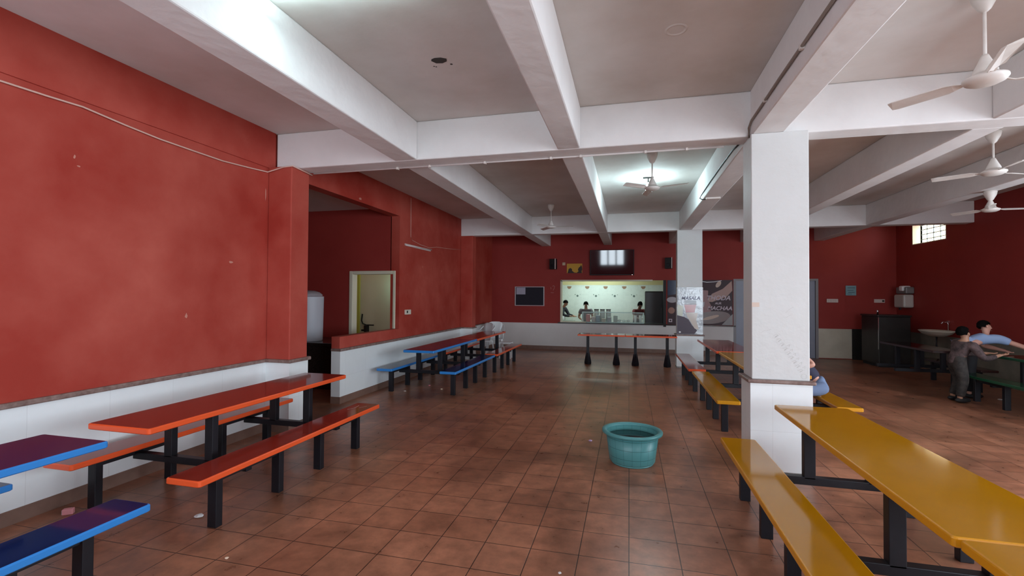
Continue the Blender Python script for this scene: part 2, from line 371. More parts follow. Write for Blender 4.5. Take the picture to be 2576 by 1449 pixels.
# ------------------------------------------------------------------ canteen tables with fixed benches
def slab(name, x0, x1, y0, y1, zt, th, mats, parent):
    bm = bmesh.new(); r = .018; pts = []
    for (cx, cy, a0) in ((x1-r, y1-r, 0), (x0+r, y1-r, 90), (x0+r, y0+r, 180), (x1-r, y0+r, 270)):
        for k in range(5):
            a = math.radians(a0+k*22.5); pts.append((cx+r*math.cos(a), cy+r*math.sin(a)))
    lev = [(0.006, zt-th), (0, zt-th+.006), (0, zt-.008), (.003, zt-.003), (.009, zt)]
    cxm, cym = (x0+x1)/2, (y0+y1)/2
    rings = []
    for ins, z in lev:
        rings.append([bm.verts.new((cxm+(p[0]-cxm)*(1-ins/abs(x1-x0)*2), cym+(p[1]-cym)*(1-ins/abs(y1-y0)*2), z)) for p in pts])
    n = len(pts)
    for A, B in zip(rings, rings[1:]):
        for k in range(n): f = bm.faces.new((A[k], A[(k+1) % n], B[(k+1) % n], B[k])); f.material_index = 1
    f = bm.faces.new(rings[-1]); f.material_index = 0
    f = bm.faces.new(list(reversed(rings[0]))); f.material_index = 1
    return obj(name, bm, list(mats), parent)
def canteen(label, col, cx, y0, off=.6, tw=.59, bw=.30, L=2.42, ty=0.0, bshift=0.0, benches=(-1, 1), group='long canteen tables with fixed benches'):
    """local frame: origin on the floor at the table's middle"""
    cy = y0+L/2
    t = thing('canteen_table', label, 'table', (cx, cy, 0), 0, group)
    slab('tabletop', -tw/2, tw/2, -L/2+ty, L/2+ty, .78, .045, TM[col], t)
    bobj('tabletop_rail', [(-tw/2+.13, -tw/2+.17, -L/2+ty+.2, L/2+ty-.2,   .715, .738), (tw/2-.17, tw/2-.13, -L/2+ty+.2, L/2+ty-.2, .715, .738)], M_black, t)
    for sy in (-1, 1):
        yc = sy*(L/2-.60)
        for sx in (-1, 1):
            bobj('table_post', [(sx*.215-.04, sx*.215+.04, yc-.03, yc+.03, .345, .736)], M_black, t, .004)
        bobj('crossbar', [(-off, off, yc-.03, yc+.03, .30, .36)], M_black, t, .004)
        for sx in benches:
            x = sx*off
            for s2 in (-1, 1):
                yl = yc+s2*.325
                lg = bobj('seat_leg', [(x-.04, x+.04, yl-.03, yl+.03, 0, .406)], M_black, t, .004)
            bobj('seat_rail', [(x-.025, x+.025, yc-.295, yc+.295, .335, .39)], M_black, t, .004)
    for sx in benches:
        x = sx*off
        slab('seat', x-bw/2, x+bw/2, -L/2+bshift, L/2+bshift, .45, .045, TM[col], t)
    return t
canteen('blue canteen table with bench, cut off by the picture edge beside the near left wall', 'blue', -3.62, -.12, ty=.07)
canteen('orange-red canteen table with benches beside the near left wall', 'red', -3.63, 2.64)
canteen('blue canteen table with benches in front of the low wall and its white dado', 'blue', -3.60, 7.50, ty=.12)
canteen('orange-red canteen table with benches beyond the blue one, near the white plastic chairs', 'red', -3.58, 10.05)
canteen('mustard yellow canteen table with long bench right in front of the near column', 'yellow', 1.575, 2.30)
canteen('second mustard yellow canteen table, cut off at the bottom right corner of the frame', 'yellow', 1.59, -.13)
canteen('mustard yellow canteen table behind the near column, a person seated at it', 'yellow', 1.88, 6.36, off=.665, tw=.66, bw=.28, ty=.2)
canteen('orange-red canteen table running toward the postered column, beyond the yellow one', 'red', 1.86, 9.0, off=.665, tw=.68, bw=.30, ty=.05)
canteen('dark green canteen table with bench in the dim right corner, two people leaning on it', 'green', 6.42, 7.55, off=.66, tw=.62, bw=.32)
canteen('dark canteen table standing below the wash basin in the dim corner', 'dark', 5.75, 10.35, off=.6, tw=.55, bw=.28, L=1.9, benches=(1,))

def plain_table(label, x0, x1, px):
    y = 12.0
    t = thing('dining_table', label, 'table', ((x0+x1)/2, y+.28, 0), 0, 'two red tables standing end to end below the serving hatch')
    L = x1-x0
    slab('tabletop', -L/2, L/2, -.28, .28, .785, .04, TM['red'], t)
    for p in px:
        x = p-(x0+x1)/2
        bobj('table_post', [(x-.035, x+.035, -.035, .035, .04, .75)], M_black, t, .004)
        bm = bmesh.new(); lathe(bm, [(0, 0), (.085, 0), (.09, .05), (.06, .22), (.045, .30), (0, .30)], 4, (x, 0)); obj('foot', bm, M_black, t)
    return t
plain_table('red-topped table without benches below the hatch, the one farther from the column', -1.27, -.085, (-1.03, -.31))
plain_table('red-topped table without benches below the hatch, touching the postered column', -.08, 1.14, (.16, .93))

# ------------------------------------------------------------------ green plastic tub
t = thing('plastic_tub', 'round teal green plastic tub standing on the open floor', 'tub', (.035, 5.16, 0))
tm = bpy.data.materials.new('teal_plastic'); tm.use_nodes = True
n = tm.node_tree.nodes; l = tm.node_tree.links; b = n['Principled BSDF']; b.inputs['Roughness'].default_value = .35
tc = n.new('ShaderNodeTexCoord'); sp = n.new('ShaderNodeSeparateXYZ'); l.new(tc.outputs['Object'], sp.inputs[0])
at = n.new('ShaderNodeMath'); at.operation = 'ARCTAN2'; l.new(sp.outputs['Y'], at.inputs[0]); l.new(sp.outputs['X'], at.inputs[1])
def lines(src, mul, add, width):
    a = n.new('ShaderNodeMath'); a.operation = 'MULTIPLY_ADD'; a.inputs[1].default_value = mul; a.inputs[2].default_value = add; l.new(src, a.inputs[0])
    f = n.new('ShaderNodeMath'); f.operation = 'FRACT'; l.new(a.outputs[0], f.inputs[0])
    c = n.new('ShaderNodeMath'); c.operation = 'LESS_THAN'; c.inputs[1].default_value = width; l.new(f.outputs[0], c.inputs[0]); return c.outputs[0]
la = lines(at.outputs[0], 18/(2*PI), .52, .028); lz = lines(sp.outputs['Z'], 1/.095, .12, .045)
mxx = n.new('ShaderNodeMath'); mxx.operation = 'MAXIMUM'; l.new(la, mxx.inputs[0]); l.new(lz, mxx.inputs[1])
mc = n.new('ShaderNodeMix'); mc.data_type = 'RGBA'; mc.inputs['A'].default_value = (.085, .30, .31, 1); mc.inputs['B'].default_value = (.025, .13, .13, 1)
l.new(mxx.outputs[0], mc.inputs['Factor']); l.new(mc.outputs['Result'], b.inputs['Base Color'])
M_teal = mat('teal_rim', (.085, .30, .31), .35)
bm = bmesh.new(); lathe(bm, [(0.0, .012), (.20, .012), (.228, .02), (.236, .03), (.272, .315), (.265, .315), (.230, .035), (.19, .022), (0, .022)], 64)
obj('tub_wall', bm, tm, t, smooth=True)
bm = bmesh.new(); lathe(bm, [(.262, .318), (.274, .306), (.300, .306), (.311, .312), (.313, .332), (.306, .340), (.282, .340), (.266, .334), (.262, .318)], 64)
rim = obj('rim', bm, M_teal, t, smooth=True)
bm = bmesh.new(); lathe(bm, [(0.0, 0), (.215, 0), (.225, .014), (.0, .014)], 48); obj('foot_ring', bm, M_teal, t, smooth=True)
bm = bmesh.new(); lathe(bm, [(0.0, .268), (.2615, .268), (.2600, .262), (0, .262)], 48); obj('shaded_water', bm, mat('shaded_water', (.012, .03, .028), .12), t)  # dark raised water disc, also carries the shadow inside the tub

# ------------------------------------------------------------------ ceiling fans
def fan(label, x, y, ztop, rod, sc, ang, tilt=0):
    t = thing('ceiling_fan', label, 'fan', (x, y, ztop), 0, 'cream ceiling fans on rods')
    bm = bmesh.new(); lathe(bm, [(0, 0), (.075, 0), (.08, -.02), (.07, -.07), (.035, -.14), (.014, -.16), (0, -.16)], 32); obj('canopy', bm, M_fan, t, smooth=True)
    bm = bmesh.new(); lathe(bm, [(.012*sc, -.12), (.012*sc, -rod+.08)], 16); obj('rod', bm, M_fan, t, smooth=True)
    bm = bmesh.new()
    lathe(bm, [(r*sc, -rod+z*sc) for r, z in ((0, .17), (.022, .17), (.03, .15), (.055, .09), (.078, .04), (.076, .025), (.085, .018), (.11, .0), (.138, -.012), (.14, -.024), (.125, -.045), (.09, -.062), (.04, -.07), (0, -.071))], 40)
    obj('motor', bm, M_fan, t, smooth=True)
    for k in range(3):
        a = math.radians(ang+120*k); bm = bmesh.new()
        pr = [(.13, .022), (.20, .03), (.24, .055), (.6, .062), (.64, .045)]
        top = []; bot = []
        for r, w_ in pr:
            pt = .014
            for s_, lst in ((-1, top), (1, bot)):
                lst.append((r*sc, s_*w_*sc, -rod-.02*sc+s_*pt*(0 if r < .2 else 1)))
        ring = [Vector(p) for p in top]+[Vector(p) for p in reversed(bot)]
        rm = Matrix.Rotation(a, 3, 'Z')
        up = [bm.verts.new(rm@(p+Vector((0, 0, .003)))) for p in ring]; dn = [bm.verts.new(rm@(p-Vector((0, 0, .003)))) for p in ring]
        bm.faces.new(up); bm.faces.new(list(reversed(dn)))
        for i in range(len(ring)): bm.faces.new((up[i], up[(i+1) % len(ring)], dn[(i+1) % len(ring)], dn[i]))
        obj('blade', bm, M_fan, t)
    return t
fan('cream ceiling fan hanging near the upper right corner, closest of the fans', 2.36, 3.86, ZC, .60, .86, 12)
fan('cream ceiling fan on a rod behind the cross beam in the right aisle', 4.465, 7.18, ZC, .50, .92, 25)
fan('small cream ceiling fan against the dark red wall above the barred window', 5.36, 8.69, ZB, .27, .80, 0)
fan('dull cream ceiling fan hanging in front of the rear beam above the small posters', -1.75, 10.7, ZC, .50, .80, 5)
fan('cream ceiling fan hanging in front of the glaring lit tube', .33, 7.16, ZC, .50, .80, -20)

# ------------------------------------------------------------------ lamps
M_tube = mat('lit_tube', (.9, 1, 1), .4, emit=((.62, .95, 1.0), 9))
def tube_light(label, x, y, z, L, rz, lit=True, energy=40):
    t = thing('tube_light', label, 'light', (x, y, z), rz)
    bobj('batten', [(-L/2, L/2, -.02, .02, -.03, 0)], M_chair, t, .005)
    bm = bmesh.new(); tube(bm, [(-L/2+.03, 0, -.055), (L/2-.03, 0, -.055)], .013, 12); obj('tube', bm, M_tube if lit else M_chair, t, smooth=True)
    for s_ in (-1, 1): bobj('end_cap', [(s_*(L/2-.015)-.015, s_*(L/2-.015)+.015, -.018, .018, -.075, -.02)], M_chair, t)
    return t
tube_light('lit tube light under the ceiling just above the frame between the first two beams', -1.93, 2.72, ZC-.02, 1.2, .1)
light('ceiling_tube_glow', 'AREA', (-1.93, 2.72, ZC-.13), 4, (.70, .96, 1.0), (1.15, .04), (PI, 0, .1))
light('ceiling_tube_glow', 'AREA', (-1.93, 2.72, ZC-.14), 4, (.70, .96, 1.0), (1.15, .04), (0, 0, .1))
# bulb lamp behind the fan in the middle bay
t = thing('bulb_lamp', 'glaring white-blue bulb on a short bracket under the middle bay ceiling', 'light', (.33, 8.6, ZC))
bobj('bracket', [(-.09, .09, -.03, .03, -.02, 0), (-.012, .012, -.012, .012, -.12, -.02)], M_steel, t)
bm = bmesh.new(); lathe(bm, [(0, -.10), (.025, -.10), (.03, -.14), (.05, -.17), (.055, -.21), (.04, -.25), (0, -.262)], 24); obj('bulb', bm, mat('lit_bulb', (1, 1, 1), .4, emit=((.70, .93, 1.0), 90)), t, smooth=True)
light('bulb_glow', 'POINT', (.33, 8.6, ZC-.30), 26, (.66, .95, 1.0), shadow_soft_size=.05)
# unlit tube on the left wall
t = thing('tube_light', 'slim unlit tube light fixed aslant on the red left wall', 'light', (XL2, 9.5, 2.80))
bm = bmesh.new(); tube(bm, [(.03, -.66, -.01), (.03, .66, .02)], .014, 10); obj('tube', bm, mat('dull_tube', (.75, .62, .6), .4), t, smooth=True)
bobj('batten', [(0, .02, -.64, .64, -.02, .025)], M_fan, t)

# ------------------------------------------------------------------ wires and conduits
def wire(name, label, pts, r, m, cat='cable', n=6):
    bm = bmesh.new(); tube(bm, pts, r, n); return tag(obj(name, bm, m, smooth=True), label, cat)
wx = XL+.03
wire('cable', 'thin pinkish cable sagging along the top of the near left wall',
     [(wx, 1.4, 3.28), (wx, 2.0, 3.29), (wx, 2.42, 3.318), (wx, 2.7, 3.325), (wx, 2.95, 3.337), (wx, 3.3, 3.305), (wx, 3.63, 3.283), (wx, 4.0, 3.278), (wx, 4.37, 3.275), (wx, 4.75, 3.30), (wx, 5.05, 3.325), (-4.30, 5.085, 3.385), (-4.16, 5.08, 3.39), (-4.16, 5.25, 3.38), (-4.16, 5.46, 3.365)], .008, M_wire)
xw = XL2+.008
wire('cable', 'thin pinkish cable dropping down the red wall above the unlit tube light',
     [(xw, 9.12, 3.82), (xw, 9.13, 3.0), (xw, 9.2, 2.93), (xw, 9.6, 2.88), (xw, 10.1, 2.86), (xw, 10.5, 2.92), (xw, 11.2, 2.95), (xw, 12.19, 3.02)], .005, M_wire)
t = thing('conduit', 'pale conduit running along the lower rear edge of the cross beam', 'pipe', (0, 0, 0))
bm = bmesh.new(); tube(bm, [(-4.15, Y1B-.01, ZB-.010), (1.0, Y1B-.01, ZB-.010)], .010, 8); obj('conduit_tube', bm, M_pipe, t, smooth=True)
for x in (-2.9, -2.45, -1.72, -.9, -.55, .18, .62): bobj('clip', [(x-.012, x+.012, Y1B-.03, Y1B+.012, ZB-.028, ZB)], M_fan, t)
t = thing('conduit', 'brown painted conduit along the side of the beam above the near column', 'pipe', (0, 0, 0))
bm = bmesh.new(); tube(bm, [(1.188, .5, 3.54), (1.188, 4.2, 3.535), (1.188, 5.1, 3.52), (1.186, 5.19, 3.48), (1.184, 5.2, 3.38)], .012, 8); obj('conduit_tube', bm, mat('brown_conduit', (.25, .20, .17), .6), t, smooth=True)
for y in (2.6, 3.7, 4.62): bobj('clip', [(1.175, 1.206, y-.015, y+.015, 3.515, 3.555)], M_fan, t)
wire('cable', 'black cable looping down the beam side behind the near column',
     [(1.195, 5.5, 3.45), (1.195, 6.0, 3.50), (1.195, 6.8, 3.505), (1.195, 7.6, 3.50), (1.195, 8.2, 3.49), (1.185, 8.38, 3.47), (1.16, 8.42, 3.42), (1.19, 8.36, 3.385), (1.24, 8.33, 3.38)], .009, M_bwire)
tag(bobj('cable_cover', [(1.24, 1.46, 8.26, 8.32, ZB-.028, ZB)], M_fan, bevel=.005), 'short pale cable cover across the underside of the beam', 'cable cover')
tag(bobj('pipe_stub', [(3.25, 3.28, 10.0, 10.03, ZB-.13, ZB)], M_fan), 'short pale pipe stub hanging under the beam in the right aisle', 'pipe')

# ceiling hook hole patches
bm = bmesh.new()
v = [(-.10, 0), (-.06, .05), (.02, .06), (.09, .035), (.11, -.01), (.05, -.04), (-.03, -.045), (-.08, -.03)]
bm.faces.new([bm.verts.new((-1.665+a*.72, 3.89+b_, ZC-.002)) for a, b_ in v])
for (x, y, r) in ((-1.58, 3.985, .013), (-1.75, 3.985, .009), (-1.735, 4.0, .009)):
    bm.faces.new([bm.verts.new((x+r*math.cos(k*PI/4), y+r*math.sin(k*PI/4), ZC-.002)) for k in range(8)])
struct(obj('ceiling_hole', bm, mat('broken_plaster_dark', (.05, .045, .04), .9)))
bm = bmesh.new(); lathe(bm, [(.06, ZC-.001), (.075, ZC-.006), (.09, ZC-.001)], 28, (.36, 3.88)); struct(obj('ceiling_rose_mark', bm, M_ceil))

# ------------------------------------------------------------------ things on the back wall
t = thing('television', 'large black flat television tilted down above the serving hatch', 'television', (-.53, YB-.10, 2.83)); t.rotation_euler = (math.radians(4.2), 0, 0)
bobj('screen_frame', [(-.69, .69, 0, .05, -.405, .405)], M_blackm, t, .008)
bobj('screen', [(-.67, .67, -.003, .0, -.375, .39)], M_screen, t)
bobj('wall_bracket', [(-.2, .2, .05, .13, -.1, .15)], M_steel, t)
bobj('power_light', [(.62, .64, -.006, -.001, -.398, -.385)], mat('white_led', (1, .8, .8), .3, emit=((1, .8, .8), 2)), t)
def speaker(label, x, z):
    t = thing('speaker', label, 'speaker', (x, YB-.01, z), 0, 'wall speakers either side of the television'); t.rotation_euler = (0, 0, math.radians(-18))
    bobj('cabinet', [(-.10, .10, -.17, -.0, -.17, .17)], M_blackm, t, .01)
    bobj('side_strip', [(.100, .118, -.175, -.15, -.165, .175)], mat('silver_pink_strip', (.85, .72, .7), .35), t)
    bm = bmesh.new(); bmesh.ops.create_cone(bm, cap_ends=True, segments=24, radius1=.065, radius2=.05, depth=.02, matrix=Matrix.Translation((0, -.172, -.06))@Matrix.Rotation(PI/2, 4, 'X')); obj('cone', bm, M_black, t)
speaker('small black wall speaker on the side of the yellow poster', -2.38, 2.80)
speaker('small black wall speaker between the television and the postered column', 1.22, 2.79)
t = thing('notice_board', 'dark notice board in a thin pale frame on the red back wall', 'notice board', (-3.21, YB-.001, 1.745))
bobj('board', [(-.47, .47, -.02, 0, -.295, .295)], mat('board_felt', (.014, .012, .022), .8), t)
bobj('frame', [(-.50, -.47, -.03, 0, -.32, .32), (.47, .50, -.03, 0, -.32, .32), (-.47, .47, -.03, 0, .30, .32), (-.47, .47, -.03, 0, -.32, -.30)], mat('frame_alu', (.55, .5, .52), .4), t)
bobj('paper_sheet', [(-.45, -.14, -.025, -.02, .06, .285)], mat('lilac_paper', (.42, .40, .50), .7), t)
# yellow poster with two dark silhouettes, a small round plaque beside it
t = thing('poster', 'small yellow poster with two dark figures left of the television', 'poster', (-1.71, YB-.001, 2.665))
bobj('sheet', [(-.26, .24, -.008, 0, -.16, .15)], mat('yellow_paper', (.62, .33, .03), .6), t)
bm = bmesh.new()
for pts in ([(-.24, -.16), (-.22, -.10), (-.20, -.02), (-.14, .01), (-.09, -.03), (-.09, -.08), (-.02, -.14), (.06, -.15), (.12, -.1), (.1, -.04), (.13, .02), (.18, .06), (.2, .11), (.23, .05), (.24, -.04), (.22, -.1), (.23, -.16)],):
    bm.faces.new([bm.verts.new((x, -.009, z)) for x, z in pts])
obj('silhouettes', bm, mat('dark_print', (.035, .02, .015), .6), t)
tag(bobj('wall_plaque', [(-2.12, -2.02, YB-.02, YB-.001, 2.76, 2.86)], mat('tan_plaque', (.55, .42, .28), .5), bevel=.03), 'tiny tan plaque on the wall above the yellow poster corner', 'plaque')
# scratches (pale chalk mark) near the hatch
bm = bmesh.new()
def vs_stroke(pts, y, wd=.012):
    for (a, b_), (c, e) in zip(pts, pts[1:]):
        dx, dz = c-a, e-b_; L = math.hypot(dx, dz) or 1; nx, nz = -dz/L*wd/2, dx/L*wd/2
        bm.faces.new([bm.verts.new((x, y, z)) for x, z in ((a+nx, b_+nz), (c+nx, e+nz), (c-nx, e-nz), (a-nx, b_-nz))])
vs_stroke([(-2.44, 2.07), (-2.41, 2.10), (-2.37, 2.07), (-2.39, 2.0), (-2.42, 1.94)], YB-.002)
vs_stroke([(-2.50, 2.05), (-2.49, 1.98)], YB-.002); vs_stroke([(-2.50, 1.87), (-2.40, 1.865)], YB-.002)
struct(obj('wall_chalk_mark', bm, mat('chalk_pink', (.5, .25, .22), .9)))

# ------------------------------------------------------------------ text helper
def text(name, body, size, m, parent, loc, rot=(PI/2, 0, 0), shear=0, ext=.002):
    cu = bpy.data.curves.new(name, 'FONT'); cu.body = body; cu.size = size; cu.extrude = ext; cu.align_x = 'CENTER'; cu.align_y = 'CENTER'; cu.shear = shear
    cu.offset = size*.022
    o = bpy.data.objects.new(name, cu); COL.objects.link(o)
    bpy.context.view_layer.update()
    me = bpy.data.meshes.new_from_object(o.evaluated_get(bpy.context.evaluated_depsgraph_get()))
    bpy.data.objects.remove(o)
    q = bpy.data.objects.new(name, me); COL.objects.link(q); me.materials.clear(); me.materials.append(m)
    q.parent = parent; q.location = loc; q.rotation_euler = rot
    return q
M_ptxt = mat('poster_lettering', (.66, .56, .62), .5)
PK = [0]
def patch(nm, parent, y, pts, m, z0=0):
    PK[0] += 1; y -= .00012*(PK[0])
    bm = bmesh.new(); bm.faces.new([bm.verts.new((x, y, z)) for x, z in pts]); bm.faces.new([bm.verts.new((x, y+.0005, z)) for x, z in reversed(pts)])
    return obj(nm, bm, m, parent)
def ell(cx, cz, a, b_, n_=16, rot=0):
    c, s_ = math.cos(rot), math.sin(rot)
    return [(cx+a*math.cos(2*PI*k/n_)*c-b_*math.sin(2*PI*k/n_)*s_, cz+a*math.cos(2*PI*k/n_)*s_+b_*math.sin(2*PI*k/n_)*c) for k in range(n_)]
# long glossy banner on the back wall, either side of the rear column
M_ban = mat('banner_brown', (.055, .028, .035), .45, spec=.3)
t = thing('banner', 'wide glossy dark brown food banner with slanted lettering on the back wall', 'banner', (0, YB-.001, 0))
bobj('sheet', [(1.16, 3.03, -.012, 0, .905, 2.27)], M_ban, t)
patch('blue_patch', t, -.0130, [(1.17, 1.80), (1.55, 1.85), (1.55, 2.26), (1.17, 2.26)], mat('banner_blue', (.025, .045, .10), .25, coat=.5))
patch('cup_patch', t, -.0135, ell(1.30, 1.66, .16, .09), mat('banner_pale', (.45, .42, .45), .3))
patch('hand_patch', t, -.0130, ell(1.28, 1.33, .10, .10), mat('banner_skin', (.36, .17, .12), .3))
patch('hand_patch', t, -.0130, [(2.3, 1.62), (2.45, 1.85), (2.75, 2.0), (3.0, 2.24), (3.02, 1.95), (2.85, 1.75), (2.6, 1.66), (2.45, 1.6)], mat('banner_skin', (.36, .17, .12), .3))
patch('garlic_patch', t, -.0135, ell(2.63, 2.14, .06, .11, 16, -.6), mat('banner_bread', (.55, .38, .28), .3))
patch('bottle_patch', t, -.0130, [(2.08, 1.1), (2.42, 1.1), (2.42, 1.5), (2.33, 1.68), (2.34, 1.95), (2.12, 1.97), (2.08, 1.6)], mat('banner_red', (.25, .05, .05), .3))
patch('bottle_label', t, -.0135, [(2.08, 1.45), (2.22, 1.45), (2.24, 1.6), (2.08, 1.6)], mat('banner_pale', (.45, .42, .45), .3))
patch('pan_patch', t, -.0130, ell(2.45, 1.13, .52, .19, 20, .12), mat('banner_pan', (.13, .075, .065), .25))
patch('fish_patch', t, -.0135, ell(2.42, 1.13, .24, .05, 16, .28), mat('banner_bread', (.55, .38, .28), .3))
patch('corner_patch', t, -.0136, [(2.72, .91), (3.03, .91), (3.03, 1.25)], mat('banner_grey', (.30, .29, .29), .4))
patch('logo_square', t, -.0136, [(1.20, .97), (1.30, .97), (1.30, 1.07), (1.20, 1.07)], M_ptxt)
patch('logo_square', t, -.0138, [(1.225, .995), (1.275, .995), (1.275, 1.045), (1.225, 1.045)], M_ban)
text('lettering', 'THODA', .19, M_ptxt, t, (2.62, -.018, 1.72), shear=.25)
text('lettering', 'AUR', .09, M_ptxt, t, (2.62, -.018, 1.56), shear=.2)
text('lettering', 'MACHAA', .165, M_ptxt, t, (2.66, -.018, 1.41), shear=.25)
patch('crease_shine', t, -.0155, [(2.08, 2.25), (2.3, 2.21), (2.5, 2.22), (2.72, 2.26), (2.72, 2.245), (2.5, 2.205), (2.3, 2.195), (2.08, 2.235)], mat('film_edge_and_shine', (.8, .8, .82), .15))  # highlight along the banner crease painted as a pale strip
# poster wrapped on the rear column
cy = 12.22-.006
M_film = mat('poster_film', (.33, .35, .38), .13, spec=.8, noise=(6, .6, (.22, .23, .25)), bump=(7, .5), coat=.7)
PK[0] = 0
t = thing('column_poster', 'plastic-wrapped poster of a red cup taped around the rear column', 'poster', (0, cy, 0))
bobj('sheet', [(1.15, 1.755, -.004, .004, .835, 1.985)], M_film, t)
patch('dark_patch', t, -.0046, [(1.155, .84), (1.55, .84), (1.62, .93), (1.50, 1.06), (1.42, 1.2), (1.32, 1.26), (1.155, 1.30)], mat('poster_plum', (.055, .035, .055), .4))
patch('pale_patch', t, -.0046, [(1.165, 1.30), (1.28, 1.27), (1.30, 1.53), (1.165, 1.56)], mat('poster_cream', (.52, .52, .40), .2, coat=.6))
patch('smoke_patch', t, -.0046, [(1.29, 1.62), (1.6, 1.56), (1.6, 1.66), (1.4, 1.68)], mat('poster_grey', (.14, .14, .16), .2, coat=.6))
patch('cup', t, -.0050, [(1.32, 1.56), (1.60, 1.56), (1.56, 1.37), (1.36, 1.37)], mat('poster_cup_red', (.42, .09, .09), .2, coat=.6))
patch('cup_band', t, -.0052, [(1.32, 1.585), (1.61, 1.585), (1.61, 1.565), (1.32, 1.565)], mat('banner_pale', (.45, .42, .45), .3))
patch('wrist_patch', t, -.0050, [(1.36, 1.36), (1.64, 1.36), (1.60, 1.18), (1.66, .95), (1.56, .98), (1.46, 1.16), (1.40, 1.25)], mat('poster_hand', (.50, .40, .33), .2, coat=.6))
patch('logo_dot', t, -.0050, ell(1.22, .885, .025, .022), mat('poster_white', (.7, .7, .7), .3))
text('lettering', 'MASALA', .115, mat('poster_lettering_blue', (.30, .31, .42), .5), t, (1.47, -.0085, 1.72), shear=.2)
bm = bmesh.new(); tube(bm, [(1.752, -.006, .84), (1.752, -.006, 1.4), (1.75, -.006, 1.985)], .004, 6); obj('film_edge', bm, mat('film_edge_and_shine', (.8, .8, .82), .15), t)
bm = bmesh.new(); tube(bm, [(1.34, -.006, 1.945), (1.45, -.008, 1.955), (1.52, -.008, 1.945), (1.66, -.006, 1.955), (1.74, -.006, 1.95)], .005, 6); obj('film_edge', bm, mat('film_edge_and_shine', (.8, .8, .82), .15), t)

# right part of the back wall
def plate(nm, label, x0, x1, z0, z1, m, cat, parts=()):
    t = thing(nm, label, cat, ((x0+x1)/2, YB-.001, (z0+z1)/2)); hx, hz = (x1-x0)/2, (z1-z0)/2
    bobj('plate', [(-hx, hx, -.03, 0, -hz, hz)], m, t, .006)
    for (n_, a, b_, c, d_, mm) in parts: bobj(n_, [(a, b_, -.036, -.03, c, d_)], mm, t)
    return t
M_pl = mat('plate_ivory', (.70, .58, .52), .5)
plate('switch_board', 'ivory switch board below the pale blue notice on the dim back wall', 5.52, 5.81, 1.615, 1.72, M_pl, 'switch', [('switch_rocker', -.12+.06*i, -.08+.06*i, -.03, .03, mat('rocker', (.6, .5, .46), .4)) for i in range(4)])
plate('socket_board', 'small ivory socket board just above the steel cabinet', 6.70, 6.96, 1.62, 1.72, M_pl, 'socket', [('socket_hole', .06, .11, -.025, .025, M_blackm)])
t = plate('notice', 'small square pale blue notice on the dim back wall', 6.0, 6.26, 1.82, 2.10, mat('blue_paper', (.22, .38, .42), .6), 'notice')
bobj('print_line', [(-.09, .10, -.033, -.0305, .07, .085), (-.09, .06, -.033, -.0305, .0, .012), (-.07, .09, -.033, -.0305, -.06, -.045), (-.09, .02, -.033, -.0305, -.1, -.09)], mat('ink', (.05, .09, .12), .6), t)

# switch box on left wall
t = thing('socket_box', 'small cream socket box on the red left wall below the unlit tube', 'socket', (XL2, 9.0, 1.40))
bobj('box', [(0, .035, -.12, .12, -.05, .05)], mat('cream_plastic', (.72, .66, .56), .45), t, .006)
bobj('socket_hole', [(.035, .038, -.08, -.03, -.02, .03)], M_blackm, t)

# steel cabinet / cooler
t = thing('water_cooler', 'tall dull steel water cooler standing in the dim corner', 'water cooler', (6.5, 14.25, 0))
bobj('body', [(-.35, .35, -.45, .45, .06, 1.28)], M_steel, t, .015)
bobj('top_lid', [(-.37, .37, -.47, .47, 1.28, 1.32)], M_steel, t, .01)
bobj('edge_highlight', [(-.356, -.344, -.456, -.444, .45, 1.26)], M_chrome, t)  # bright strip stands in for the highlight on the cooler's front edge
bobj('plinth', [(-.33, .33, -.42, .42, 0, .06)], M_blackm, t)
bm = bmesh.new(); lathe(bm, [(0, 1.32), (.02, 1.32), (.02, 1.40), (.028, 1.42), (.012, 1.45), (0, 1.45)], 12, (-.30, -.3)); obj('tap_head', bm, M_chrome, t, smooth=True)
struct(bobj('wall_back_granite', [(6.15, XR-.012, YB-.03, YB-.012, 0, .87)], M_gran))

# water purifier on the right wall
t = thing('water_purifier', 'grey wall-mounted water purifier with a white tank above the cooler', 'water purifier', (XR, 14.7, 1.80))
bobj('tank', [(-.24, 0, -.26, .22, -.30, .05)], mat('purifier_white', (.55, .52, .48), .4), t, .04)
bobj('filter_head', [(-.20, 0, -.28, .2, .07, .25)], mat('purifier_grey', (.20, .19, .19), .4), t, .03)
bobj('filter_cap', [(-.24, -.04, -.20, -.02, .14, .28)], M_chair, t, .03)
bobj('nozzle', [(-.23, -.19, -.05, .0, -.36, -.30)], M_blackm, t)

# wash basin
t = thing('wash_basin', 'oval off-white wash basin on the dark right wall', 'basin', (6.93, 12.95, 0))
bm = bmesh.new()
lathe(bm, [(0, .86), (.12, .87), (.24, .93), (.285, .985), (.30, 1.0), (.29, 1.012), (.265, 1.0), (.20, .93), (.1, .90), (0, .895)], 40, (0, 0), 1.45)
obj('bowl', bm, mat('basin_ivory', (.62, .60, .50), .3), t, smooth=True)
bm = bmesh.new(); tube(bm, [(.29, .1, 1.0), (.29, .1, 1.16), (.26, .1, 1.20), (.18, .1, 1.20), (.15, .1, 1.16)], .013, 10); obj('tap', bm, M_chrome, t, smooth=True)
bobj('tap_handle', [(.27, .31, .085, .115, 1.19, 1.23)], M_chrome, t)
bm = bmesh.new(); tube(bm, [(0, 0, .87), (0, 0, .62), (.1, .1, .55), (.31, .2, .5)], .02, 10); obj('waste_pipe', bm, M_blackm, t, smooth=True)

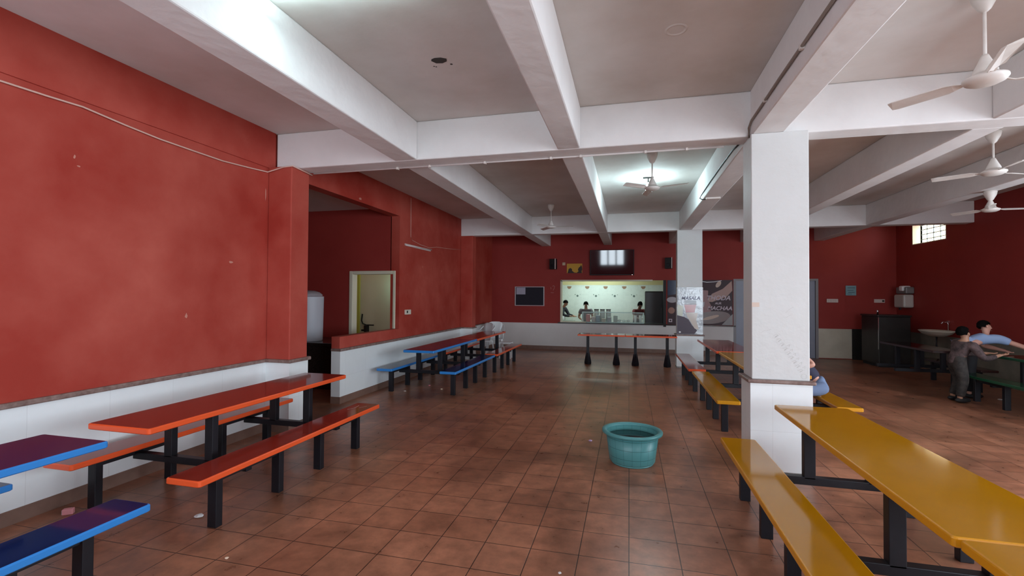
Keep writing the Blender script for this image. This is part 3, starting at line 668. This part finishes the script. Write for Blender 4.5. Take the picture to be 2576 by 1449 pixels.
# ------------------------------------------------------------------ alcove contents
t = thing('stone_counter', 'dark stone counter in the alcove behind the passage', 'counter', (-6.1, 7.95, 0))
bobj('top', [(-1.35, 1.20, -.42, .68, .80, .86)], M_gran, t, .01)
bobj('front', [(-1.33, 1.15, -.36, .66, 0, .80)], M_gran, t)
t = thing('water_drum', 'tall grey-white water drum with a domed lid on the alcove counter', 'drum', (-6.05, 7.85, .86))
bm = bmesh.new(); lathe(bm, [(0, 0), (.28, 0), (.285, .02), (.30, .84), (.30, .86), (0, .86)], 40); obj('drum_body', bm, M_tank, t, smooth=True)
bm = bmesh.new(); lathe(bm, [(0, .865), (.27, .865), (.275, .89), (.22, .94), (.12, .97), (.05, .975), (0, .975)], 32); obj('lid', bm, mat('lid_grey', (.35, .31, .33), .5), t, smooth=True)
# tap and pipe on the wall of the lit room
t = thing('wall_tap', 'dark tap with pipe on the cream wall seen through the doorway', 'tap', (-6.42, 10.44, .98))
bm = bmesh.new(); tube(bm, [(-.02, -.02, .30), (-.04, -.02, .14), (.0, -.03, .06), (.12, -.06, .03), (.32, -.06, .03)], .016, 8); obj('pipe', bm, M_blackm, t)
bobj('tap_body', [(.08, .16, -.12, 0, -.14, .03)], M_blackm, t, .01)
bobj('tap_outlet', [(.0, .09, -.1, -.06, -.12, -.08)], M_blackm, t)
tag(bobj('hanging_cloth', [(-6.66, -6.50, 10.38, 10.42, .7, 2.7)], mat('lime_cloth', (.55, .58, .10), .7), bevel=.01), 'narrow lime yellow strip hanging behind the doorway jamb', 'cloth')

# ------------------------------------------------------------------ kitchen contents
t = thing('display_case', 'glass display case standing on the serving hatch ledge', 'display case', (-.51, YB+.30, .90))
hw, hd, hh = .97, .17, .34
fr = []
for sx in (-1, 1):
    for sy in (-1, 1): fr.append((sx*hw-.008, sx*hw+.008, sy*hd-.008, sy*hd+.008, 0, hh))
for sy in (-1, 1):
    for z in (0, hh-.014): fr.append((-hw, hw, sy*hd-.008, sy*hd+.008, z, z+.014))
for sx in (-1, 1):
    for z in (0, hh-.014): fr.append((sx*hw-.008, sx*hw+.008, -hd, hd, z, z+.014))
bobj('frame', fr, mat('case_frame', (.30, .40, .38), .3, .5), t)
bobj('glass', [(-hw, hw, -hd-.002, -hd+.002, .01, hh), (-hw, hw, -hd, hd, hh-.003, hh), (-hw-.002, -hw+.002, -hd, hd, .01, hh), (hw-.002, hw+.002, -hd, hd, .01, hh)], M_glass, t)
struct(bobj('sill_hatch', [(HX0, HX1, YB+.15, YB+.62, .84, .90)], mat('steel_sill', (.35, .38, .34), .3, .6)))
def jar(label, x, y, z, r, h, mb, ml, grp):
    t = thing('jar', label, 'jar', (x, y, z), 0, grp)
    bm = bmesh.new(); lathe(bm, [(0, 0), (r, 0), (r, h*.85), (r*.8, h), (0, h)], 20); obj('jar_body', bm, mb, t, smooth=True)
    bm = bmesh.new(); lathe(bm, [(0, h), (r*.95, h), (r*.95, h+.025), (0, h+.025)], 20); obj('lid', bm, ml, t)
M_jar = mat('jar_pale', (.70, .76, .72), .4)
for i, (x, c) in enumerate(((-1.05, 'clear jar with a dark lid beside the kitchen worker in grey, first of three'), (-.855, 'clear jar with a dark lid behind the display case, middle of three'), (-.66, 'clear jar with a dark lid behind the display case, farthest from the worker in grey'))):
    jar(c, x, YB+.60, .90, .085, .40, M_jar, M_blackm, 'dark-lidded jars behind the display case')
for i, (x, c) in enumerate(((.20, 'white cylindrical cup stack in the display case, farther from the fridge'), (.36, 'white cylindrical cup stack in the display case, next to the fridge'))):
    bm = bmesh.new(); lathe(bm, [(0, .915), (.032, .915), (.045, 1.15), (0, 1.15)], 20, (x, YB+.30)); tag(obj('cup_stack', bm, mat('cup_white', (.85, .85, .83), .4), smooth=True), c, 'cups', 'white cup stacks in the display case')
cols = [(.55, .12, .12), (.5, .42, .40), (.25, .33, .40), (.45, .35, .25), (.30, .32, .34), (.42, .48, .42)]
lab = ['red snack packet standing in the glass display case', 'grey-beige snack packet next to the red one in the display case', 'bluish snack packet in the display case', 'tan snack packet below the lidded jars in the display case', 'dark grey packet lying in the display case', 'pale green packet lying in the display case middle']
for i, x in enumerate((-1.30, -1.12, -.98, -.80, -.62, -.42)):
    bm = bmesh.new(); hgt = .25 if i == 0 else .12+.05*((i*7) % 3); box(bm, x-.065, x+.065, YB+.22, YB+.36, .915, .915+hgt)
    tag(obj('snack_packet', bm, mat('packet_%d' % i, cols[i], .4), bevel=.02), lab[i], 'packet')
for i, (x, a) in enumerate(((-.30, .3), (-.16, -.4), (-.02, .1))):
    bm = bmesh.new(); bmesh.ops.create_icosphere(bm, subdivisions=2, radius=.06, matrix=Matrix.Translation((0, 0, .05))@Matrix.Diagonal((1, .8, .7, 1)))
    for v_ in bm.verts: v_.co += Vector((random.uniform(-1, 1), random.uniform(-1, 1), random.uniform(-1, 1)))*.008
    tag(obj('wrapped_roll', bm, mat('clear_wrap', (.70, .80, .76), .2), loc=(x, YB+.30, .915)), 'pale cling-wrapped roll lying in the display case', 'wrapped roll', 'cling-wrapped rolls in the display case')
t = thing('fridge', 'tall black fridge standing behind the hatch', 'fridge', (.80, YB+.56, 0))
bobj('body', [(-.29, .27, -.05, .55, .0, 1.93)], mat('fridge_black', (.012, .013, .012), .3), t, .02)
bobj('door', [(-.29, .27, -.09, -.055, .10, 1.90)], mat('fridge_door', (.016, .018, .017), .22), t, .015)
bobj('handle', [(.20, .225, -.12, -.09, .9, 1.4)], M_steel, t)
t = thing('kitchen_worktop', 'steel kitchen worktop behind the hatch beside the aproned worker', 'worktop', (-2.2, YB+1.12, 0))
bobj('top', [(-.7, .35, -.3, .3, .86, .90)], mat('steel_sill', (.35, .38, .34), .3, .6), t)
for sx in (-.65, .3):
    for sy in (-.25, .25): bobj('leg', [(sx-.02, sx+.02, sy-.02, sy+.02, 0, .86)], M_steel, t)
jar('white tub on the steel worktop in front of the aproned worker', -2.30, YB+1.12, .90, .10, .13, M_chair, M_chair, None)

# ------------------------------------------------------------------ people
def skinmesh(name, V, E, root, m, parent, sub=1):
    """V: {key: (co, radius)}"""
    keys = list(V); me = bpy.data.meshes.new(name)
    me.from_pydata([V[k][0] for k in keys], [(keys.index(a), keys.index(b_)) for a, b_ in E], [])
    me.materials.append(m)
    o = bpy.data.objects.new(name, me); COL.objects.link(o)
    if parent: o.parent = parent
    md = o.modifiers.new('skin', 'SKIN'); md.use_smooth_shade = True; md.branch_smoothing = .4
    ls = me.skin_vertices[0].data if me.skin_vertices else None
    if ls is None:
        me.attributes  # layer is created by the modifier on first use
        bm = bmesh.new(); bm.from_mesh(me); lay = bm.verts.layers.skin.verify()
        bm.to_mesh(me); bm.free(); ls = me.skin_vertices[0].data
    for i, k in enumerate(keys):
        r = V[k][1]; ls[i].radius = r if isinstance(r, tuple) else (r, r); ls[i].use_root = (k == root)
    s_ = o.modifiers.new('sub', 'SUBSURF'); s_.levels = sub; s_.render_levels = sub+1
    return o
def fingers(V, E, key, hand, fwd, side, s=1.0):
    hand, fwd, side = Vector(hand), Vector(fwd).normalized(), Vector(side).normalized()
    nrm = fwd.cross(side)
    for i, (o_, L) in enumerate(((-.030, .070), (-.010, .082), (.010, .076), (.030, .060))):
        a = hand+fwd*.055+side*o_; b_ = a+fwd*L*.55+nrm*.006; c = b_+fwd*L*.42-nrm*.012
        V['%s_f%da' % (key, i)] = (tuple(a), .0095); V['%s_f%db' % (key, i)] = (tuple(b_), .009); V['%s_f%dc' % (key, i)] = (tuple(c), .008)
        E += [(key, '%s_f%da' % (key, i)), ('%s_f%da' % (key, i), '%s_f%db' % (key, i)), ('%s_f%db' % (key, i), '%s_f%dc' % (key, i))]
    a = hand+side*-.038+fwd*.02; b_ = a+side*-.02+fwd*.035; V[key+'_ta'] = (tuple(a), .011); V[key+'_tb'] = (tuple(b_), .010)
    E += [(key, key+'_ta'), (key+'_ta', key+'_tb')]
def person(label, J, shirt, trousers, skin=None, sleeve='short', face=(0, -1, 0), group=None, apron=None, hairlen=0, hem=.42):
    """J: joints in world space: pelvis, chest, neck, head, shl, shr, ell, elr, hal, har, hil, hir, knl, knr, anl, anr"""
    skin = skin or M_skin
    base = Vector(J['pelvis']); t = thing('person', label, 'person', (base.x, base.y, 0), 0, group)
    O = Vector((base.x, base.y, 0)); P = {k: Vector(v)-O for k, v in J.items()}
    f = Vector(face).normalized(); up = (P['head']-P['neck']).normalized(); side = f.cross(up).normalized(); f = up.cross(side).normalized()
    V = {'pelvis': (P['pelvis'], (.13, .10)), 'waist': (P['pelvis'].lerp(P['chest'], .5), (.115, .09)), 'chest': (P['chest'], (.14, .10)), 'neck': (P['neck'], .052)}
    E = [('pelvis', 'waist'), ('waist', 'chest'), ('chest', 'neck')]
    hd = P['head']
    V['jaw'] = (hd-up*.055+f*.012, (.062, .066)); V['skull'] = (hd+up*.03, (.080, .092)); V['crown'] = (hd+up*.085-f*.01, (.052, .06))
    V['nose0'] = (hd-up*.005+f*.078, .02); V['nose'] = (hd-up*.015+f*.102, .011)
    E += [('neck', 'jaw'), ('jaw', 'skull'), ('skull', 'crown'), ('skull', 'nose0'), ('nose0', 'nose')]
    for s_ in 'lr':
        V['sh'+s_] = (P['sh'+s_], .05); V['el'+s_] = (P['el'+s_], .043); V['wr'+s_] = (P['el'+s_].lerp(P['ha'+s_], .86), .029); V['ha'+s_] = (P['ha'+s_], (.036, .022))
        V['fo'+s_] = (P['el'+s_].lerp(P['ha'+s_], .3), .042)
        E += [('chest', 'sh'+s_), ('sh'+s_, 'el'+s_), ('el'+s_, 'fo'+s_), ('fo'+s_, 'wr'+s_), ('wr'+s_, 'ha'+s_)]
        V['hi'+s_] = (P['hi'+s_], .09); V['kn'+s_] = (P['kn'+s_], .06); V['ca'+s_] = (P['kn'+s_].lerp(P['an'+s_], .3), .055); V['an'+s_] = (P['an'+s_], .038)
        ff = Vector((f.x, f.y, 0)).normalized() if f.xy.length > .1 else Vector((0, -1, 0))
        V['to'+s_] = (P['an'+s_]+ff*.13-Vector((0, 0, .045)), (.035, .025))
        E += [('pelvis', 'hi'+s_), ('hi'+s_, 'kn'+s_), ('kn'+s_, 'ca'+s_), ('ca'+s_, 'an'+s_), ('an'+s_, 'to'+s_)]
        fd = (P['ha'+s_]-P['el'+s_]); sd = fd.cross(Vector((0, 0, 1)))
        if sd.length < .02: sd = Vector((1, 0, 0))
        fingers(V, E, 'ha'+s_, P['ha'+s_], fd, sd)
    skinmesh('body', V, E, 'pelvis', skin, t)
    # shirt
    SV = {'a': (P['pelvis']-(P['chest']-P['pelvis'])*hem, (.168-.03*(hem < .2), .145-.03*(hem < .2))), 'b': (P['pelvis'].lerp(P['chest'], .5), (.145, .115)), 'c': (P['chest'], (.165, .125)), 'd': (P['chest'].lerp(P['neck'], .75), (.075, .07))}
    SE = [('a', 'b'), ('b', 'c'), ('c', 'd')]
    for s_ in 'lr':
        SV['s'+s_] = (P['sh'+s_], .088); SE.append(('c', 's'+s_))
        if sleeve != 'none':
            SV['e'+s_] = (P['sh'+s_].lerp(P['el'+s_], .6), .062); SE.append(('s'+s_, 'e'+s_))
        if sleeve == 'long':
            SV['f'+s_] = (P['el'+s_], .056); SV['g'+s_] = (P['el'+s_].lerp(P['ha'+s_], .82), .042); SE += [('e'+s_, 'f'+s_), ('f'+s_, 'g'+s_)]
    skinmesh('shirt', SV, SE, 'a', shirt, t)
    TV = {'a': (P['pelvis']+(P['chest']-P['pelvis']).normalized()*.15, (.135, .11)), 'b': (P['pelvis']-Vector((0, 0, .02)), (.15, .12))}; TE = [('a', 'b')]
    for s_ in 'lr':
        TV['h'+s_] = (P['hi'+s_], .108); TV['k'+s_] = (P['kn'+s_], .078); TV['n'+s_] = (P['kn'+s_].lerp(P['an'+s_], .93), .062)
        TE += [('b', 'h'+s_), ('h'+s_, 'k'+s_), ('k'+s_, 'n'+s_)]
    skinmesh('trousers', TV, TE, 'a', trousers, t)
    for s_ in 'lr':
        a = P['an'+s_]; ff = Vector((f.x, f.y, 0)).normalized() if f.xy.length > .1 else Vector((0, -1, 0))
        bm = bmesh.new(); bmesh.ops.create_icosphere(bm, subdivisions=3, radius=1, matrix=Matrix.Translation(a+ff*.06-Vector((0, 0, .022)))@Matrix.Rotation(math.atan2(ff.y, ff.x), 4, 'Z')@Matrix.Diagonal((.14, .052, .045, 1)))
        for v_ in bm.verts: v_.co.z = max(v_.co.z, .0)
        obj('shoe', bm, M_blackm, t, smooth=True)
    # hair cap
    bm = bmesh.new(); bmesh.ops.create_icosphere(bm, subdivisions=4, radius=1)
    rot = Matrix((side, f, up)).transposed()
    c0 = hd+up*.035-f*.012
    dele = []
    for v_ in bm.verts:
        p = v_.co.copy()
        if (p.y > .35 and p.z < .25) or p.z < (-.55-hairlen if p.y < 0 else -.2): dele.append(v_)
        k = 1+.05*math.sin(p.x*23+p.z*17)*math.cos(p.y*19)
        v_.co = c0+rot@Vector((p.x*.082*k, p.y*.094*k, p.z*(.096+hairlen*.25)*k))
    bmesh.ops.delete(bm, geom=dele, context='VERTS'); obj('hair', bm, M_hair, t, smooth=True)
    # eyes, brows, mouth, ears
    for nm, pts, r, m_ in (('eye', [(-.03, .082, .012), (.03, .082, .012)], .009, mat('eye_dark', (.03, .02, .02), .2)),
                           ('ear', [(-.088, -.005, -.005), (.088, -.005, -.005)], .022, skin), ('mouth', [(0, .084, -.055)], .018, mat('lips', (.32, .12, .10), .5))):
        for p in pts:
            bm = bmesh.new()
            sc = (1, .5, .6) if nm == 'eye' else (.4, .7, 1.2) if nm == 'ear' else (1.2, .4, .35)
            bmesh.ops.create_icosphere(bm, subdivisions=2, radius=1, matrix=Matrix.Translation(hd+rot@Vector(p))@rot.to_4x4()@Matrix.Diagonal((r*sc[0], r*sc[1], r*sc[2], 1)))
            obj(nm, bm, m_, t, smooth=True)
    if apron:
        bm = bmesh.new(); c = P['pelvis'].lerp(P['chest'], .4)+ff*.14
        sdh = Vector((ff.y, -ff.x, 0))
        for z0_, z1_, w_ in ((-.45, .0, .19), (.0, .30, .12)):
            bm.faces.new([bm.verts.new(c+sdh*a+Vector((0, 0, b_))) for a, b_ in ((-w_, z0_), (w_, z0_), (w_, z1_), (-w_, z1_))])
        a_ = obj('apron', bm, apron, t); sm = a_.modifiers.new('solid', 'SOLIDIFY'); sm.thickness = .008
    return t
def standing(x, y, ang, h=1.68, lean=0.0, arms='down', handz=1.0, reach=.35):
    """joints for an upright figure facing angle ang (radians, 0 = +x)"""
    f = Vector((math.cos(ang), math.sin(ang), 0)); s_ = Vector((-f.y, f.x, 0)); k = h/1.68; o = Vector((x, y, 0))
    def P(a, b_, z): return tuple(o+f*a*k+s_*b_*k+Vector((0, 0, z*k)))
    L = lean
    J = dict(pelvis=P(0, 0, .92), chest=P(L*.6, 0, 1.24-L*.12), neck=P(L, 0, 1.42-L*.3), head=P(L*1.15+.03, 0, 1.55-L*.38))
    for q, sg in (('l', 1), ('r', -1)):
        J['sh'+q] = P(L*.85, sg*.185, 1.36-L*.26); J['hi'+q] = P(0, sg*.095, .86); J['kn'+q] = P(.03, sg*.10, .47); J['an'+q] = P(0, sg*.10, .075)
        if arms == 'down': J['el'+q] = P(L*.7, sg*.24, 1.08); J['ha'+q] = P(L*.8+.08, sg*.23, .82)
        else: J['el'+q] = P(L+.10, sg*.25, 1.10-L*.2); J['ha'+q] = P(L+reach, sg*.14, handz)
    return J
cl = lambda n_, c, **k: mat('cloth_'+n_, c, .85, **k)
person('kitchen worker in dark clothes and apron at the edge of the hatch, side-on, leaning forward', standing(-2.52, 17.1, -.25, 1.70, .22, 'work', 1.02, .34), cl('dark_blue', (.03, .03, .04)), cl('black', (.015, .015, .018)), face=(1, -.25, -.15), sleeve='long', apron=cl('apron_grey', (.35, .35, .37)))
person('kitchen worker in grey top facing the hall behind the display case', standing(-1.45, 16.55, -PI/2, 1.60, .08, 'work', 1.0, .25), cl('grey', (.17, .16, .18)), cl('dark', (.03, .03, .04)), skin=mat('skin_mid', (.40, .24, .17), .5), face=(0, -1, -.1))
person('kitchen worker in dark red shirt with bushy hair beside the fridge', standing(.27, 16.85, -PI/2+.5, 1.62, .16, 'work', 1.05, .3), cl('maroon', (.16, .03, .035)), cl('dark', (.03, .03, .04)), skin=mat('skin_dark', (.22, .11, .08), .5), face=(.5, -1, -.35), hairlen=.12)
M_camo = cl('camouflage', (.04, .028, .028), noise=(14, 1, (.15, .10, .10)))
person('person in mottled pink-brown clothes bending at the near side of the green table',
       dict(pelvis=(5.40, 9.58, .70), chest=(5.46, 9.52, .95), neck=(5.49, 9.50, 1.06), head=(5.47, 9.50, 1.16), shl=(5.46, 9.70, 1.0), shr=(5.50, 9.34, .98), ell=(5.60, 9.74, .80), elr=(5.62, 9.28, .76), hal=(5.86, 9.62, .83), har=(5.84, 9.30, .83),
            hil=(5.40, 9.68, .66), hir=(5.40, 9.48, .66), knl=(5.50, 9.68, .38), knr=(5.44, 9.46, .38), anl=(5.40, 9.68, .07), anr=(5.38, 9.46, .07)), M_camo, cl('camo_trousers', (.02, .018, .016), noise=(12, 1, (.06, .05, .045))), sleeve='long', face=(1, .3, -.5))
person('person in pale blue shirt bent over the green table reaching one arm along it',
       dict(pelvis=(5.86, 10.18, .92), chest=(6.06, 10.10, 1.04), neck=(6.14, 10.10, 1.12), head=(6.15, 10.14, 1.24), shl=(6.12, 10.28, 1.05), shr=(6.26, 9.98, 1.05), ell=(6.25, 10.34, .90), elr=(6.45, 9.82, .95), hal=(6.40, 10.10, .84), har=(6.66, 9.60, .84),
            hil=(5.86, 10.22, .88), hir=(5.88, 10.02, .88), knl=(5.90, 10.2, .48), knr=(5.84, 9.98, .48), anl=(5.84, 10.2, .07), anr=(5.80, 9.96, .07)), cl('pale_blue', (.30, .42, .66)), cl('black', (.015, .015, .018)), skin=M_skinp, face=(.9, -.2, -.3))
person('person in blue jeans seated behind the near column, leaning on the yellow table',
       dict(pelvis=(2.50, 7.05, .58), chest=(2.17, 7.14, .92), neck=(2.05, 7.18, 1.05), head=(1.96, 7.20, 1.14), shl=(2.16, 6.97, 1.02), shr=(2.12, 7.34, 1.0), ell=(2.33, 6.84, .88), elr=(2.02, 7.42, .88), hal=(2.10, 6.88, .83), har=(1.85, 7.26, .83),
            hil=(2.48, 6.95, .56), hir=(2.48, 7.15, .56), knl=(2.17, 6.93, .52), knr=(2.17, 7.20, .52), anl=(2.20, 6.93, .07), anr=(2.20, 7.20, .07)), cl('navy', (.03, .03, .06)), cl('jeans', (.16, .22, .36)), skin=M_skinp, face=(-1, 0, -.3), sleeve='none', hem=-.18)

# ------------------------------------------------------------------ white plastic chairs
def plastic_chair(label, x, y, rz):
    t = thing('plastic_chair', label, 'chair', (x, y, 0), rz, 'white plastic chairs by the rear left wall'); t.scale = (1.0, 1.0, 1.08)
    bm = bmesh.new()                         # local: faces -y
    N = 8
    g = [[bm.verts.new((-.21+.42*i/N, -.21+.42*j/N, .43-.018*math.sin(PI*i/N)*math.sin(PI*j/N))) for j in range(N+1)] for i in range(N+1)]
    for i in range(N):
        for j in range(N): bm.faces.new((g[i][j], g[i+1][j], g[i+1][j+1], g[i][j+1]))
    o = obj('seat', bm, M_chair, t, smooth=True); m_ = o.modifiers.new('solid', 'SOLIDIFY'); m_.thickness = .014
    bm = bmesh.new(); prof = [(.43, .15, .21), (.55, .16, .225), (.70, .19, .24), (.80, .225, .255), (.86, .20, .265), (.89, .12, .27)]
    rows = []
    for z, hw_, y_ in prof:
        rows.append([bm.verts.new((hw_*(-1+2*i/6), y_-.03*(abs(-1+2*i/6)**2), z)) for i in range(7)])
    for A, B in zip(rows, rows[1:]):
        for i in range(6): bm.faces.new((A[i], A[i+1], B[i+1], B[i]))
    o = obj('backrest', bm, M_chair, t, smooth=True); m_ = o.modifiers.new('solid', 'SOLIDIFY'); m_.thickness = .012
    for s_ in (-1, 1):
        bm = bmesh.new(); tube(bm, [(s_*.20, .25, .82), (s_*.27, .21, .77), (s_*.29, .10, .68), (s_*.29, -.12, .655), (s_*.28, -.20, .62), (s_*.25, -.22, .44)], .018, 8); obj('armrest', bm, M_chair, t, smooth=True)
        for yy in (-.22, .22):
            bm = bmesh.new()
            lathe(bm, [(.028, .43), (.022, 0)], 4, (0, 0)); 
            for v_ in bm.verts:
                k = 1-v_.co.z/.43; v_.co.x += s_*(.20+.045*k); v_.co.y += yy*(.86+.25*k)
            bmesh.ops.holes_fill(bm, edges=bm.edges)
            obj('leg', bm, M_chair, t)
    return t
plastic_chair('white plastic armchair turned aside, closer to the red left wall', -4.09, 12.93, -.6)
plastic_chair('white plastic armchair facing out, beside the stool near the rear corner', -3.93, 13.62, .2)
t = thing('plastic_stool', 'low white plastic stool beside the armchairs and the red bench', 'stool', (-3.36, 12.80, 0))
bobj('top', [(-.17, .17, -.15, .15, .42, .45)], M_chair, t, .012)
for sx in (-1, 1):
    for sy in (-1, 1): bobj('leg', [(sx*.15-.02, sx*.15+.02, sy*.13-.02, sy*.13+.02, 0, .42)], M_chair, t)

# pale scuffs and chips in the red plaster
bm = bmesh.new()
def scuff(x, y, z, a, b_, n_=9):
    bm.faces.new([bm.verts.new((x, y+a*math.cos(2*PI*k/n_)*random.uniform(.5, 1.1), z+b_*math.sin(2*PI*k/n_)*random.uniform(.5, 1.1))) for k in range(n_)])
for q in ((XL+.002, 4.53, 2.13, .035, .016), (XL+.002, 3.97, 1.52, .02, .035), (XL+.002, 2.915, 2.90, .012, .02), (XL+.002, 2.95, 2.83, .02, .008), (XL+.002, 5.055, 3.03, .009, .10),
          (XL2+.002, 9.74, 2.39, .012, .03), (XL2+.002, 10.85, 2.35, .012, .03), (XL2+.002, 7.2, 3.42, .05, .025)): scuff(*q)
struct(obj('wall_left_scuffs', bm, mat('scuffed_pink', (.60, .26, .20), .8)))

# ------------------------------------------------------------------ litter
t = thing('drink_carton', 'crumpled pink and white drink carton lying by the near left wall', 'carton', (-4.31, 2.78, 0), .6); t.scale = (.62, .62, .8)
bobj('carton_body', [(-.055, .055, -.03, .03, 0, .055)], mat('pink_card', (.75, .30, .32), .6), t, .006)
bobj('carton_panel', [(-.057, -.055, -.026, .026, .004, .05)], mat('white_card', (.85, .82, .85), .6), t)
def scrap(label, x, y, r, c, cat='paper scrap'):
    bm = bmesh.new(); bmesh.ops.create_icosphere(bm, subdivisions=2, radius=r)
    for v_ in bm.verts: v_.co = Vector((v_.co.x*(1+random.uniform(-.3, .3)), v_.co.y*(1+random.uniform(-.3, .3)), (v_.co.z+r)*.4))
    tag(obj('paper_scrap', bm, mat('scrap_%d' % int(c[1]*100), c, .7), loc=(x, y, 0)), label, cat)
scrap('torn white paper scrap beside the front leg of the near red bench', -3.27, 3.0, .030, (.8, .8, .8))
scrap('white paper crumb under the blue table, closest to the low wall', -3.95, 7.82, .022, (.85, .75, .7))
scrap('pink paper crumb in the shade under the blue table', -3.75, 8.45, .022, (.75, .25, .3))
scrap('cream paper crumb at the end of the blue bench', -3.38, 8.17, .024, (.9, .7, .5))
scrap('lilac wrapper scrap on the floor left of the green tub', -.45, 5.75, .022, (.6, .45, .75))
scrap('pale crumb on the bare floor in the lower left foreground', -2.58, 2.58, .012, (.85, .65, .5))
scrap('pale crumb on a floor tile joint below the tub', -.42, 2.97, .011, (.85, .8, .7))
scrap('white scrap on the dark floor under the green table', 6.22, 9.9, .035, (.6, .55, .52))
# white scuff on the near red bench
bm = bmesh.new()
for pts in ([(-3.10, 4.72), (-3.06, 4.80), (-3.08, 4.93)], [(-3.02, 4.83), (-2.97, 4.92)]):
    for a, b_ in zip(pts, pts[1:]):
        bm.faces.new([bm.verts.new(p) for p in ((a[0], a[1], .4515), (a[0]+.008, a[1], .4515), (b_[0]+.008, b_[1], .4515), (b_[0], b_[1], .4515))])
q = obj('scuff_mark', bm, mat('scuff_white', (.7, .6, .55), .7))
for o in bpy.data.objects:
    if o.get('label', '').startswith('orange-red canteen table with benches beside'):
        q.parent = o; q.location = -o.location
